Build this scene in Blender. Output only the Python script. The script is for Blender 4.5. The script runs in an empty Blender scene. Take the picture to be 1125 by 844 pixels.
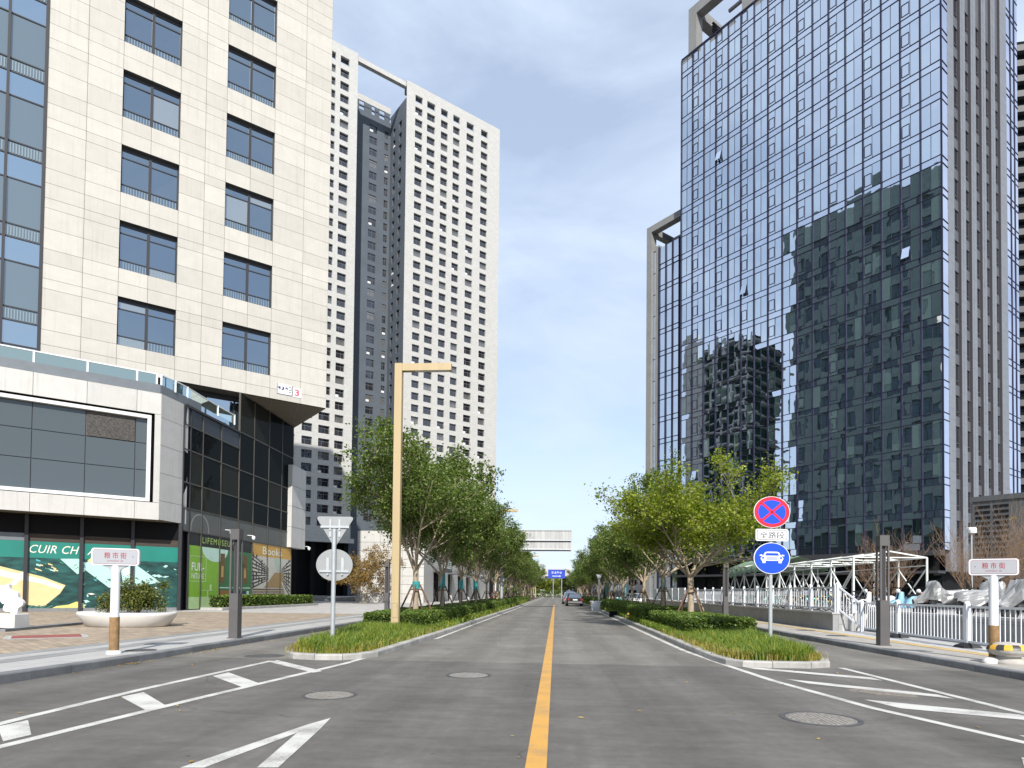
import bpy, math, random
from math import sin, cos, pi, radians as R
from mathutils import Vector as V, Matrix, noise as mnoise

rnd = random.Random(11)
SC = bpy.context.scene
COL = SC.collection

# ------------------------------------------------------------------ helpers
class MB:
    """collects faces and links them as ONE mesh object"""
    def __init__(s, xf=None):
        s.v, s.f, s.m, s.sm, s.xf = [], [], [], [], xf
    def add(s, pts, faces, m=0, smooth=False, xf=None):
        b = len(s.v)
        for p in pts:
            p = V(p)
            if xf is not None: p = xf @ p
            if s.xf is not None: p = s.xf @ p
            s.v.append(p[:])
        for f in faces:
            s.f.append([b + i for i in f]); s.m.append(m); s.sm.append(smooth)
    def poly(s, pts, m=0, xf=None):
        s.add(pts, [list(range(len(pts)))], m, False, xf)
    def box(s, x0, x1, y0, y1, z0, z1, m=0, xf=None):
        p = [(x, y, z) for z in (z0, z1) for y in (y0, y1) for x in (x0, x1)]
        s.add(p, [(0, 2, 3, 1), (4, 5, 7, 6), (0, 1, 5, 4), (2, 6, 7, 3), (0, 4, 6, 2), (1, 3, 7, 5)], m, False, xf)
    def cbox(s, x0, x1, y0, y1, z0, z1, c=.02, m=0, xf=None):
        """box with chamfered vertical and top edges"""
        def ring(i, z): return [(x0+i+c, y0+i, z), (x1-i-c, y0+i, z), (x1-i, y0+i+c, z), (x1-i, y1-i-c, z), (x1-i-c, y1-i, z), (x0+i+c, y1-i, z), (x0+i, y1-i-c, z), (x0+i, y0+i+c, z)]
        s.loft([ring(0, z0), ring(0, z1-c), ring(c, z1)], m, True, False, xf)
    def loft(s, rings, m=0, caps=True, smooth=True, xf=None, closed=True):
        n = len(rings[0]); pts = [p for r in rings for p in r]; fs = []
        for i in range(len(rings)-1):
            for j in range(n if closed else n-1):
                k = (j+1) % n
                fs.append((i*n+j, i*n+k, (i+1)*n+k, (i+1)*n+j))
        s.add(pts, fs, m, smooth, xf)
        if caps and closed:
            s.add(rings[0], [list(range(n))[::-1]], m, False, xf)
            s.add(rings[-1], [list(range(n))], m, False, xf)
    def tube(s, pts, r, n=8, m=0, caps=True, smooth=True, xf=None):
        pts = [V(p) for p in pts]
        if not hasattr(r, '__len__'): r = [r]*len(pts)
        rings = []; up = None
        for i, p in enumerate(pts):
            d = (pts[min(i+1, len(pts)-1)] - pts[max(i-1, 0)]).normalized()
            if up is None: up = V((0, 0, 1)) if abs(d.z) < .9 else V((1, 0, 0))
            a = d.cross(up)
            if a.length < 1e-4: a = d.cross(V((0, 1, 0)))
            a.normalize(); b = a.cross(d).normalized(); up = b
            rings.append([(p + a*(r[i]*cos(2*pi*j/n)) - b*(r[i]*sin(2*pi*j/n)))[:] for j in range(n)])
        s.loft(rings, m, caps, smooth, xf)
    def beam(s, p, q, w, h=None, m=0, xf=None):
        """rectangular bar from p to q"""
        h = w if h is None else h
        p, q = V(p), V(q); d = (q-p).normalized()
        a = d.cross(V((0, 0, 1)))
        if a.length < 1e-3: a = V((1, 0, 0))
        a.normalize(); b = a.cross(d)
        a, b = a*w/2, b*h/2
        s.loft([[p+a-b, p+a+b, p-a+b, p-a-b], [q+a-b, q+a+b, q-a+b, q-a-b]], m, True, False, xf)
    def prism(s, poly, z0, z1, m=0, mtop=None, xf=None):
        n = len(poly)
        pts = [(x, y, z0) for x, y in poly] + [(x, y, z1) for x, y in poly]
        s.add(pts, [(i, (i+1) % n, n+(i+1) % n, n+i) for i in range(n)], m, False, xf)
        s.add(pts[n:], [list(range(n))], m if mtop is None else mtop, False, xf)
        s.add(pts[:n], [list(range(n))[::-1]], m, False, xf)
    def lathe(s, prof, n=24, m=0, xf=None, sx=1, sy=1, smooth=True, caps=True):
        s.loft([[(r*cos(2*pi*j/n)*sx, r*sin(2*pi*j/n)*sy, z) for j in range(n)] for r, z in prof], m, caps, smooth, xf)
    def disc(s, rx, rz, n=40, y=0., t=.004, m=0, x=0., z=0., xf=None):
        """upright elliptical plate facing -y"""
        f = [(x+rx*cos(2*pi*j/n), y, z+rz*sin(2*pi*j/n)) for j in range(n)]
        b = [(p[0], y+t, p[2]) for p in f]
        s.loft([b, f], m, True, False, xf)
    def build(s, name, mats, parent=None, **tags):
        me = bpy.data.meshes.new(name)
        me.from_pydata(s.v, [], s.f)
        if not isinstance(mats, (list, tuple)): mats = [mats]
        for m in mats: me.materials.append(m)
        me.polygons.foreach_set('material_index', s.m)
        me.polygons.foreach_set('use_smooth', s.sm)
        me.update()
        return link(name, me, parent, **tags)

def link(name, me, parent=None, **tags):
    o = bpy.data.objects.new(name, me); COL.objects.link(o)
    if parent is not None: o.parent = parent
    tag(o, **tags); return o
def tag(o, label=None, cat=None, group=None, kind=None):
    if label: o['label'] = label
    if cat: o['category'] = cat
    if group: o['group'] = group
    if kind: o['kind'] = kind
    return o
def thing(name, label, cat, loc=(0, 0, 0), rz=0., group=None):
    o = bpy.data.objects.new(name, None); COL.objects.link(o)
    o.empty_display_size = .3
    o.location = loc; o.rotation_euler = (0, 0, rz)
    return tag(o, label, cat, group)
def copy_tree(o, parent=None, loc=None, rz=None, label=None, group=None, sc=None):
    c = o.copy(); COL.objects.link(c)
    if parent is not None: c.parent = parent
    if loc is not None: c.location = loc
    if rz is not None: c.rotation_euler = (0, 0, rz)
    if sc is not None: c.scale = sc
    tag(c, label, None, group)
    for ch in [x for x in KIDS.get(o.name, [])] or list(o.children): copy_tree(ch, c)
    return c
KIDS = {}
def struct(name, mb, mats): return mb.build(name, mats, kind='structure')

def text_mesh(body, size=1., shear=0., thick=.0, bold=0., space=1.):
    cu = bpy.data.curves.new('t', 'FONT'); cu.body = body; cu.size = size
    cu.align_x = 'CENTER'; cu.align_y = 'CENTER'; cu.shear = shear; cu.extrude = thick; cu.offset = bold
    cu.space_character = space; cu.resolution_u = 3
    ob = bpy.data.objects.new('t', cu); COL.objects.link(ob)
    dg = bpy.context.evaluated_depsgraph_get(); dg.update()
    me = bpy.data.meshes.new_from_object(ob.evaluated_get(dg))
    bpy.data.objects.remove(ob); bpy.data.curves.remove(cu)
    return me
def lettering(body, mat, parent, origin, ux, uz, width=None, height=None, name='lettering', **k):
    """flat lettering; ux = reading direction, uz = up; fitted to width x height"""
    me = text_mesh(body, **k)
    xs = [v.co.x for v in me.vertices]; ys = [v.co.y for v in me.vertices]
    cx, cy = (min(xs)+max(xs))/2, (min(ys)+max(ys))/2
    w, h = max(xs)-min(xs), max(ys)-min(ys)
    sx = width/w if width else (height/h); sy = height/h if height else sx
    ux, uz = V(ux).normalized(), V(uz).normalized(); nn = ux.cross(uz)
    for v in me.vertices:
        v.co = V(origin) + ux*(v.co.x-cx)*sx + uz*(v.co.y-cy)*sy + nn*v.co.z
    me.materials.clear(); me.materials.append(mat)
    return link(name, me, parent)

# ------------------------------------------------------------------ materials
def newmat(name):
    m = bpy.data.materials.new(name); m.use_nodes = True
    nt = m.node_tree; nt.nodes.clear()
    out = nt.nodes.new('ShaderNodeOutputMaterial')
    def N(t, **k):
        n = nt.nodes.new('ShaderNode'+t)
        for a, b in k.items():
            if a.startswith('i_'):
                key = a[2:]
                n.inputs[int(key) if key.isdigit() else key.replace('_', ' ')].default_value = b
            else: setattr(n, a, b)
        return n
    L = lambda a, b: nt.links.new(a, b)
    return m, N, L, out
def ramp(N, pts):
    r = N('ValToRGB'); e = r.color_ramp.elements
    while len(e) < len(pts): e.new(.5)
    for el, (p, c) in zip(e, pts):
        el.position = p; el.color = (*c, 1) if len(c) == 3 else c
    return r
def c4(c): return (*c, 1.) if len(c) == 3 else c
def pmat(name, col, rough=.6, metal=0., var=.0, vs=2., isl=0., bump=0., bs=40., spec=.5, coat=0., dirt=0., dirtcol=(.12, .11, .1), stretch=None, streak=0.):
    m, N, L, out = newmat(name)
    p = N('BsdfPrincipled'); p.inputs['Roughness'].default_value = rough
    p.inputs['Metallic'].default_value = metal; p.inputs['Specular IOR Level'].default_value = spec
    p.inputs['Coat Weight'].default_value = coat
    L(p.outputs[0], out.inputs[0])
    src = N('RGB'); src.outputs[0].default_value = c4(col); c = src.outputs[0]
    tc = N('TexCoord'); co = tc.outputs['Object']
    if stretch:
        mp = N('Mapping'); mp.inputs['Scale'].default_value = stretch; L(co, mp.inputs[0]); co = mp.outputs[0]
    def mulval(c, val):
        h = N('HueSaturation'); L(val, h.inputs['Value']); L(c, h.inputs['Color']); return h.outputs[0]
    if var:
        n = N('TexNoise', i_Scale=vs, i_Detail=6., i_Roughness=.6); L(co, n.inputs['Vector'])
        mr = N('MapRange', i_1=.3, i_2=.7, i_3=1-var, i_4=1+var); L(n.outputs[0], mr.inputs[0]); c = mulval(c, mr.outputs[0])
    if isl:
        g = N('NewGeometry'); mr = N('MapRange', i_3=1-isl, i_4=1+isl); L(g.outputs['Random Per Island'], mr.inputs[0]); c = mulval(c, mr.outputs[0])
    if dirt:
        n = N('TexNoise', i_Scale=vs*.6, i_Detail=8., i_Roughness=.7); L(co, n.inputs['Vector'])
        mr = N('MapRange', i_1=.5, i_2=.75, i_3=0., i_4=dirt); L(n.outputs[0], mr.inputs[0])
        mx = N('MixRGB'); L(mr.outputs[0], mx.inputs[0]); L(c, mx.inputs[1]); mx.inputs[2].default_value = c4(dirtcol); c = mx.outputs[0]
    if streak:
        mp2 = N('Mapping'); mp2.inputs['Scale'].default_value = (5., 5., .22); L(tc.outputs['Object'], mp2.inputs[0])
        n = N('TexNoise', i_Scale=1., i_Detail=6., i_Roughness=.6); L(mp2.outputs[0], n.inputs['Vector'])
        mr = N('MapRange', i_1=.52, i_2=.8, i_3=1., i_4=1-streak); L(n.outputs[0], mr.inputs[0]); c = mulval(c, mr.outputs[0])
    L(c, p.inputs['Base Color'])
    if bump:
        n = N('TexNoise', i_Scale=bs, i_Detail=4.); L(co, n.inputs['Vector'])
        b = N('Bump', i_Strength=bump, i_Distance=.02); L(n.outputs[0], b.inputs['Height']); L(b.outputs[0], p.inputs['Normal'])
    return m
def glassmat(name, tint, refl, dark, curtain=None, cprob=.0, wob=.0, wscale=.4, rough=.01, graze=.5):
    """coated facade glass: a dark room behind a partly mirroring sheet; wob = panes that are not quite flat"""
    m, N, L, out = newmat(name)
    d = N('BsdfPrincipled', i_Roughness=.6); d.inputs['Specular IOR Level'].default_value = 0
    g = N('NewGeometry')
    if curtain is not None:
        r = ramp(N, [(0, dark), (1-cprob, curtain)]); r.color_ramp.interpolation = 'CONSTANT'
        L(g.outputs['Random Per Island'], r.inputs[0]); L(r.outputs[0], d.inputs['Base Color'])
    else: d.inputs['Base Color'].default_value = c4(dark)
    gl = N('BsdfGlossy', i_Roughness=rough); gl.inputs['Color'].default_value = c4(tint)
    if wob:
        tc = N('TexCoord'); n = N('TexNoise', i_Scale=wscale, i_Detail=2.); n.noise_dimensions = '4D'
        L(tc.outputs['Object'], n.inputs['Vector'])
        ml = N('Math', operation='MULTIPLY', i_1=37.); oi = N('ObjectInfo'); ad = N('Math', operation='ADD'); L(g.outputs['Random Per Island'], ad.inputs[0]); L(oi.outputs['Random'], ad.inputs[1]); L(ad.outputs[0], ml.inputs[0]); L(ml.outputs[0], n.inputs['W'])
        b = N('Bump', i_Strength=1., i_Distance=wob); L(n.outputs[0], b.inputs['Height']); L(b.outputs[0], gl.inputs['Normal'])
    lw = N('LayerWeight', i_Blend=.35); mr = N('MapRange', i_1=0., i_2=1., i_3=refl, i_4=min(1, refl+graze)); L(lw.outputs['Fresnel'], mr.inputs[0])
    mx = N('MixShader'); L(mr.outputs[0], mx.inputs[0]); L(d.outputs[0], mx.inputs[1]); L(gl.outputs[0], mx.inputs[2]); L(mx.outputs[0], out.inputs[0])
    return m
def leafmat(name, cols, trans=.35, rough=.45):
    m, N, L, out = newmat(name)
    g = N('NewGeometry'); r = ramp(N, [(i/(len(cols)-1), c) for i, c in enumerate(cols)])
    L(g.outputs['Random Per Island'], r.inputs[0])
    p = N('BsdfPrincipled', i_Roughness=rough); p.inputs['Specular IOR Level'].default_value = .4
    t = N('BsdfTranslucent'); h = N('HueSaturation', i_Saturation=1.15, i_Value=1.5); L(r.outputs[0], h.inputs['Color'])
    L(r.outputs[0], p.inputs['Base Color']); L(h.outputs[0], t.inputs['Color'])
    mx = N('MixShader', i_0=trans); L(p.outputs[0], mx.inputs[1]); L(t.outputs[0], mx.inputs[2]); L(mx.outputs[0], out.inputs[0])
    return m
def tilemat(name, c1, c2, mortar, sx, sy, msize=.012, rough=.75, rot=0., var=.12, offset=.5, vs=1.5):
    """paving: running-bond tiles sx by sy metres"""
    m, N, L, out = newmat(name)
    tc = N('TexCoord'); mp = N('Mapping'); mp.inputs['Rotation'].default_value = (0, 0, rot); L(tc.outputs['Object'], mp.inputs[0])
    b = N('TexBrick', i_Scale=1., i_Mortar_Size=msize, i_Brick_Width=sx, i_Row_Height=sy, i_Bias=0.); b.offset = offset
    b.inputs['Color1'].default_value = c4(c1); b.inputs['Color2'].default_value = c4(c2); b.inputs['Mortar'].default_value = c4(mortar)
    L(mp.outputs[0], b.inputs['Vector'])
    n = N('TexNoise', i_Scale=vs, i_Detail=8., i_Roughness=.65); L(tc.outputs['Object'], n.inputs['Vector'])
    mr = N('MapRange', i_1=.3, i_2=.7, i_3=1-var, i_4=1+var); L(n.outputs[0], mr.inputs[0])
    h = N('HueSaturation'); L(mr.outputs[0], h.inputs['Value']); L(b.outputs[0], h.inputs['Color'])
    p = N('BsdfPrincipled', i_Roughness=rough); L(h.outputs[0], p.inputs['Base Color'])
    bp = N('Bump', i_Strength=.25, i_Distance=.01); L(n.outputs[0], bp.inputs['Height']); L(bp.outputs[0], p.inputs['Normal'])
    L(p.outputs[0], out.inputs[0]); return m

# ------------------------------------------------------------------ camera
F, CX, CY0, CH = 707., 562.5, 633.2, 1.55
cam = bpy.data.cameras.new('camera'); co = bpy.data.objects.new('camera', cam); COL.objects.link(co)
Mrot = Matrix.Rotation(R(3.88), 3, 'Z') @ Matrix.Rotation(R(91.4), 3, 'X') @ Matrix.Rotation(R(.6), 3, 'Z')
co.matrix_world = Matrix.Translation((0, 0, CH)) @ Mrot.to_4x4()
cam.sensor_width = 36; cam.lens = 36*F/1125; cam.shift_x = 0; cam.shift_y = (CY0-422)/1125
cam.clip_start = .1; cam.clip_end = 3000
SC.camera = co
def at(u, v, z=0.):
    """ground point (height z) seen at a spot of the 1125 x 844 photograph"""
    d = Mrot @ V(((u-CX)/F, (CY0-v)/F, -1.)); t = (z-CH)/d.z
    return V((0, 0, CH)) + d*t

# ------------------------------------------------------------------ light and sky
SUN_AZ, SUN_EL = 10., 38.           # degrees right of straight behind the camera, height
sd = V((sin(R(SUN_AZ))*cos(R(SUN_EL)), -cos(R(SUN_AZ))*cos(R(SUN_EL)), sin(R(SUN_EL))))
sl = bpy.data.lights.new('sun', 'SUN'); sl.energy = 4.3; sl.angle = R(.53); sl.color = (1., .955, .89)
so = bpy.data.objects.new('sun', sl); COL.objects.link(so); so.rotation_euler = sd.to_track_quat('Z', 'Y').to_euler()
so.location = (0, -20, 60)
W = bpy.data.worlds.new('World'); SC.world = W; W.use_nodes = True
nt = W.node_tree; nt.nodes.clear()
def WN(t, **k):
    n = nt.nodes.new('ShaderNode'+t)
    for a, b in k.items():
        if a.startswith('i_'): n.inputs[int(a[2:]) if a[2:].isdigit() else a[2:].replace('_', ' ')].default_value = b
        else: setattr(n, a, b)
    return n
WL = nt.links.new
sky = WN('TexSky'); sky.sky_type = 'NISHITA'; sky.sun_disc = False
sky.sun_elevation = R(SUN_EL); sky.sun_rotation = R(180-SUN_AZ); sky.altitude = 30; sky.air_density = 1.; sky.dust_density = .5; sky.ozone_density = 1.6
tc = WN('TexCoord')
mp = WN('Mapping'); mp.inputs['Scale'].default_value = (1.1, 1.1, 3.2); mp.inputs['Rotation'].default_value = (R(8), R(-14), R(20)); WL(tc.outputs['Generated'], mp.inputs[0])
n1 = WN('TexNoise', i_Scale=2.1, i_Detail=9., i_Roughness=.56, i_Distortion=.5); WL(mp.outputs[0], n1.inputs['Vector'])
mr = WN('MapRange', i_1=.34, i_2=.70, i_3=.50, i_4=1.); WL(n1.outputs[0], mr.inputs[0])
mix = WN('MixRGB'); WL(mr.outputs[0], mix.inputs[0]); WL(sky.outputs[0], mix.inputs[1]); mix.inputs[2].default_value = (4.4, 5.1, 6.25, 1)
bg = WN('Background', i_Strength=.113); WL(mix.outputs[0], bg.inputs[0])
wo = WN('OutputWorld'); WL(bg.outputs[0], wo.inputs[0])
SC.view_settings.view_transform = 'Standard'; SC.view_settings.look = 'None'; SC.view_settings.gamma = 1; SC.view_settings.use_curve_mapping = False
SC.view_settings.exposure = .68
SC.cycles.max_bounces = 8; SC.cycles.diffuse_bounces = 3; SC.cycles.glossy_bounces = 4; SC.cycles.transparent_max_bounces = 6
SC.cycles.use_denoising = True; SC.cycles.sample_clamp_indirect = 6
# ================================================================== GROUND
def asphalt():
    m, N, L, out = newmat('asphalt')
    tc = N('TexCoord'); ob = tc.outputs['Object']
    sep = N('SeparateXYZ'); L(ob, sep.inputs[0])
    # newer dark surfacing up to the joint at y = 14.1, older paler surfacing beyond
    st = N('Math', operation='GREATER_THAN', i_1=14.1); L(sep.outputs[1], st.inputs[0])
    base = N('MixRGB'); L(st.outputs[0], base.inputs[0]); base.inputs[1].default_value = (.108, .1015, .0925, 1); base.inputs[2].default_value = (.152, .1425, .127, 1)
    c = base.outputs[0]
    def mod(c, scale, lo, hi, detail=6, mapping=None, rough=.6):
        v = ob
        if mapping:
            mp = N('Mapping'); mp.inputs['Scale'].default_value = mapping; L(ob, mp.inputs[0]); v = mp.outputs[0]
        n = N('TexNoise', i_Scale=scale, i_Detail=float(detail), i_Roughness=rough); L(v, n.inputs['Vector'])
        r = N('MapRange', i_1=.3, i_2=.7, i_3=lo, i_4=hi); L(n.outputs[0], r.inputs[0])
        h = N('HueSaturation'); L(r.outputs[0], h.inputs['Value']); L(c, h.inputs['Color']); return h.outputs[0], n
    c, _ = mod(c, .5, .80, 1.18, 8)
    c, _ = mod(c, 1.2, .88, 1.12, 8, (2.2, .12, 1))      # worn wheel paths along the road
    c, _ = mod(c, 3.4, .84, 1.14, 9, (.35, 1.1, 1))
    c, _ = mod(c, 9., .9, 1.1, 4)
    c, fine = mod(c, 120., .62, 1.4, 2, None, .7)
    # dark oil and tyre stains
    n = N('TexNoise', i_Scale=.9, i_Detail=5.); mp = N('Mapping'); mp.inputs['Scale'].default_value = (1.4, .5, 1); mp.inputs['Location'].default_value = (3.3, 1.7, 0); L(ob, mp.inputs[0]); L(mp.outputs[0], n.inputs['Vector'])
    r = N('MapRange', i_1=.6, i_2=.74, i_3=0., i_4=.4); L(n.outputs[0], r.inputs[0])
    mx = N('MixRGB'); L(r.outputs[0], mx.inputs[0]); L(c, mx.inputs[1]); mx.inputs[2].default_value = (.05, .048, .046, 1); c = mx.outputs[0]
    # tyre darkened wheel paths
    wv = N('Math', operation='MULTIPLY', i_1=3.7); L(sep.outputs[0], wv.inputs[0]); sn = N('Math', operation='SINE'); L(wv.outputs[0], sn.inputs[0])
    wn = N('TexNoise', i_Scale=.35, i_Detail=3.); L(ob, wn.inputs['Vector']); wm = N('Math', operation='MULTIPLY'); L(sn.outputs[0], wm.inputs[0]); L(wn.outputs[0], wm.inputs[1])
    r = N('MapRange', i_1=-.6, i_2=.6, i_3=.88, i_4=1.1); L(wm.outputs[0], r.inputs[0]); h = N('HueSaturation'); L(r.outputs[0], h.inputs['Value']); L(c, h.inputs['Color']); c = h.outputs[0]
    # hairline cracks in places
    dn = N('TexNoise', i_Scale=1.5, i_Detail=5.); L(ob, dn.inputs['Vector']); dm = N('MixRGB', i_0=.25); L(ob, dm.inputs[1]); L(dn.outputs[1], dm.inputs[2])
    vo = N('TexVoronoi', i_Scale=.42); vo.feature = 'DISTANCE_TO_EDGE'; L(dm.outputs[0], vo.inputs['Vector'])
    cr = N('MapRange', i_1=.0, i_2=.006, i_3=1., i_4=0.); L(vo.outputs[0], cr.inputs[0])
    ms_ = N('MapRange', i_1=.52, i_2=.6, i_3=0., i_4=.55); mn = N('TexNoise', i_Scale=.3, i_Detail=2.); L(ob, mn.inputs['Vector']); L(mn.outputs[0], ms_.inputs[0])
    cm = N('Math', operation='MULTIPLY'); L(cr.outputs[0], cm.inputs[0]); L(ms_.outputs[0], cm.inputs[1])
    mx = N('MixRGB'); L(cm.outputs[0], mx.inputs[0]); L(c, mx.inputs[1]); mx.inputs[2].default_value = (.035, .034, .033, 1); c = mx.outputs[0]
    p = N('BsdfPrincipled', i_Roughness=.82); p.inputs['Specular IOR Level'].default_value = .35; L(c, p.inputs['Base Color'])
    b = N('Bump', i_Strength=.5, i_Distance=.008); L(fine.outputs[0], b.inputs['Height']); L(b.outputs[0], p.inputs['Normal'])
    L(p.outputs[0], out.inputs[0]); return m
def paint(name, col, wear=.35):
    m, N, L, out = newmat(name)
    tc = N('TexCoord'); ob = tc.outputs['Object']
    n = N('TexNoise', i_Scale=45., i_Detail=3., i_Roughness=.7); L(ob, n.inputs['Vector'])
    n2 = N('TexNoise', i_Scale=2.5, i_Detail=6.); L(ob, n2.inputs['Vector'])
    ad = N('Math', operation='MULTIPLY_ADD', i_1=.8, i_2=0.); L(n.outputs[0], ad.inputs[0]); L(n2.outputs[0], ad.inputs[2])
    r = N('MapRange', i_1=.84, i_2=1.2, i_3=0., i_4=wear*2.2); L(ad.outputs[0], r.inputs[0])
    mx = N('MixRGB'); L(r.outputs[0], mx.inputs[0]); mx.inputs[1].default_value = c4(col); mx.inputs[2].default_value = (.12, .115, .11, 1)
    p = N('BsdfPrincipled', i_Roughness=.7); L(mx.outputs[0], p.inputs['Base Color']); L(p.outputs[0], out.inputs[0]); return m
M = {}
M['asphalt'] = asphalt()
M['white_paint'] = paint('white_paint', (.50, .495, .465))
M['white_worn'] = paint('white_worn', (.44, .435, .41), .8)
M['yellow_paint'] = paint('yellow_paint', (.50, .27, .055), .22)
M['kerb_pale'] = pmat('kerb_pale', (.33, .32, .30), .8, var=.2, vs=3, isl=.1, bump=.3, dirt=.5)
M['kerb_dark'] = pmat('kerb_dark', (.15, .155, .16), .75, var=.2, vs=3, isl=.15, bump=.3, dirt=.3)
M['granite'] = tilemat('granite', (.33, .325, .315), (.36, .355, .345), (.21, .205, .20), .9, .45, .008, .7, pi/2)
M['granite_grey'] = tilemat('granite_grey', (.20, .20, .20), (.25, .25, .245), (.14, .14, .14), .9, .4, .01, .7, pi/2)
M['plaza_brick'] = tilemat('plaza_brick', (.33, .26, .185), (.235, .185, .135), (.17, .15, .13), .6, .2, .012, .8, R(40.6), .2)
M['plaza_pale'] = tilemat('plaza_pale', (.40, .385, .36), (.34, .325, .31), (.2, .2, .19), .9, .6, .012, .75, R(40.6), .15)
M['side_tile'] = tilemat('side_tile', (.36, .335, .30), (.31, .29, .262), (.2, .19, .18), .4, .2, .008, .8, pi/2, .16)
M['side_grey'] = tilemat('side_grey', (.44, .44, .44), (.38, .38, .385), (.25, .25, .25), .4, .2, .008, .8, pi/2, .12)
M['tactile'] = tilemat('tactile', (.50, .36, .15), (.42, .31, .14), (.26, .2, .1), .3, .3, .012, .8, 0, .2, 0.)
M['soil'] = pmat('soil', (.10, .075, .05), .95, var=.3, vs=6, bump=.6)
M['earth'] = pmat('earth', (.16, .15, .13), .95, var=.2, vs=.3)

g = MB(); g.poly([(-1400, -300, -.06), (1400, -300, -.06), (1400, 2200, -.06), (-1400, 2200, -.06)]); struct('ground', g, M['earth'])
g = MB(); g.poly([(-8.75, -25, 0), (8.72, -25, 0), (8.72, 215, 0), (-8.75, 215, 0)]); struct('road', g, M['asphalt'])

def ribbon(pts, w, z=.004):
    """flat painted band of width w along a polyline"""
    mb = MB(); pts = [V((p[0], p[1], 0)) for p in pts]; l, r = [], []
    for i, p in enumerate(pts):
        d = (pts[min(i+1, len(pts)-1)]-pts[max(i-1, 0)]).normalized(); n = V((-d.y, d.x, 0))*w/2
        l.append((p.x+n.x, p.y+n.y, z)); r.append((p.x-n.x, p.y-n.y, z))
    for i in range(len(pts)-1): mb.poly([r[i], r[i+1], l[i+1], l[i]])
    return mb
def mark(name, pts, w=.15, m='white_paint', z=.004): return struct(name, ribbon(pts, w, z), M[m])
def patch(name, pts, m='white_paint', z=.0042):
    mb = MB(); mb.poly([(x, y, z) for x, y in pts]); return struct(name, mb, M[m])
mark('centre_line', [(-.16, -6), (-.16, 78)], .19, 'yellow_paint')
mark('edge_line', [(-5.75, 3.), (-5.34, 5.94), (-5.05, 8.61), (-4.42, 13.4), (-4.22, 17.2)], .14)
mark('edge_line', [(-3.86, 20.6), (-3.82, 30), (-3.55, 62), (-3.5, 195)], .13)
mark('edge_line', [(-6.12, 5.), (-6.26, 7.2), (-6.3, 9.43), (-6.13, 13.6)], .14)
patch('hatch_stripe', [(-6.14, 6.75), (-6.1, 7.12), (-5.46, 6.42), (-5.5, 6.12)])
patch('hatch_stripe', [(-6.14, 8.78), (-6.1, 9.22), (-5.08, 8.17), (-5.14, 7.84)])
patch('hatch_stripe', [(-6.06, 11.08), (-6.04, 11.6), (-4.84, 10.32), (-4.89, 9.86)])
patch('hatch_stripe', [(-6.06, 13.37), (-6.06, 13.76), (-4.42, 12.05), (-4.51, 11.8)])
patch('lane_arrow', [(-2.70, 7.67), (-2.78, 6.80), (-3.02, 5.41), (-3.22, 5.39), (-2.83, 7.25)])
patch('lane_arrow', [(-2.70, 7.67), (-2.60, 7.06), (-2.39, 5.48), (-2.57, 5.46), (-2.77, 6.80)], 'white_paint', .0055)
mark('edge_line', [(3.62, 62), (3.5, 30), (3.5, 17.85), (3.70, 14.73), (3.92, 11.93), (4.37, 9.25), (5.0, 7.26), (5.9, 5.4)], .14)
mark('edge_line', [(6.10, 14.24), (6.17, 11.74), (6.25, 9.0), (6.3, 7.0)], .14)
patch('hatch_stripe', [(3.97, 14.24), (5.98, 12.66), (5.98, 12.24), (4.14, 13.70)])
patch('hatch_stripe', [(4.22, 12.23), (6.02, 10.62), (6.05, 10.22), (4.44, 11.60)])
patch('hatch_stripe', [(4.60, 9.96), (6.12, 8.97), (6.14, 8.46), (4.76, 9.26)])
patch('hatch_stripe', [(5.20, 7.63), (6.2, 7.2), (6.2, 6.9), (5.2, 7.40)])
patch('lane_arrow', [(4.50, 6.57), (4.72, 6.57), (4.4, 6.05), (4.18, 6.05)], 'white_worn')
# scuffed repair patch inside the right hatching
M['repair'] = pmat('repair', (.17, .15, .125), .95, var=.45, vs=14, bump=.5, bs=60)
mb = MB(); cx, cy = 5.35, 10.75
mb.poly([(cx+.5*cos(a)*(1+.25*sin(3*a)), cy+.42*sin(a)*(1+.2*cos(5*a)), .0025) for a in [i*pi/12 for i in range(24)]]); struct('road_patch', mb, M['repair'])

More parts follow.
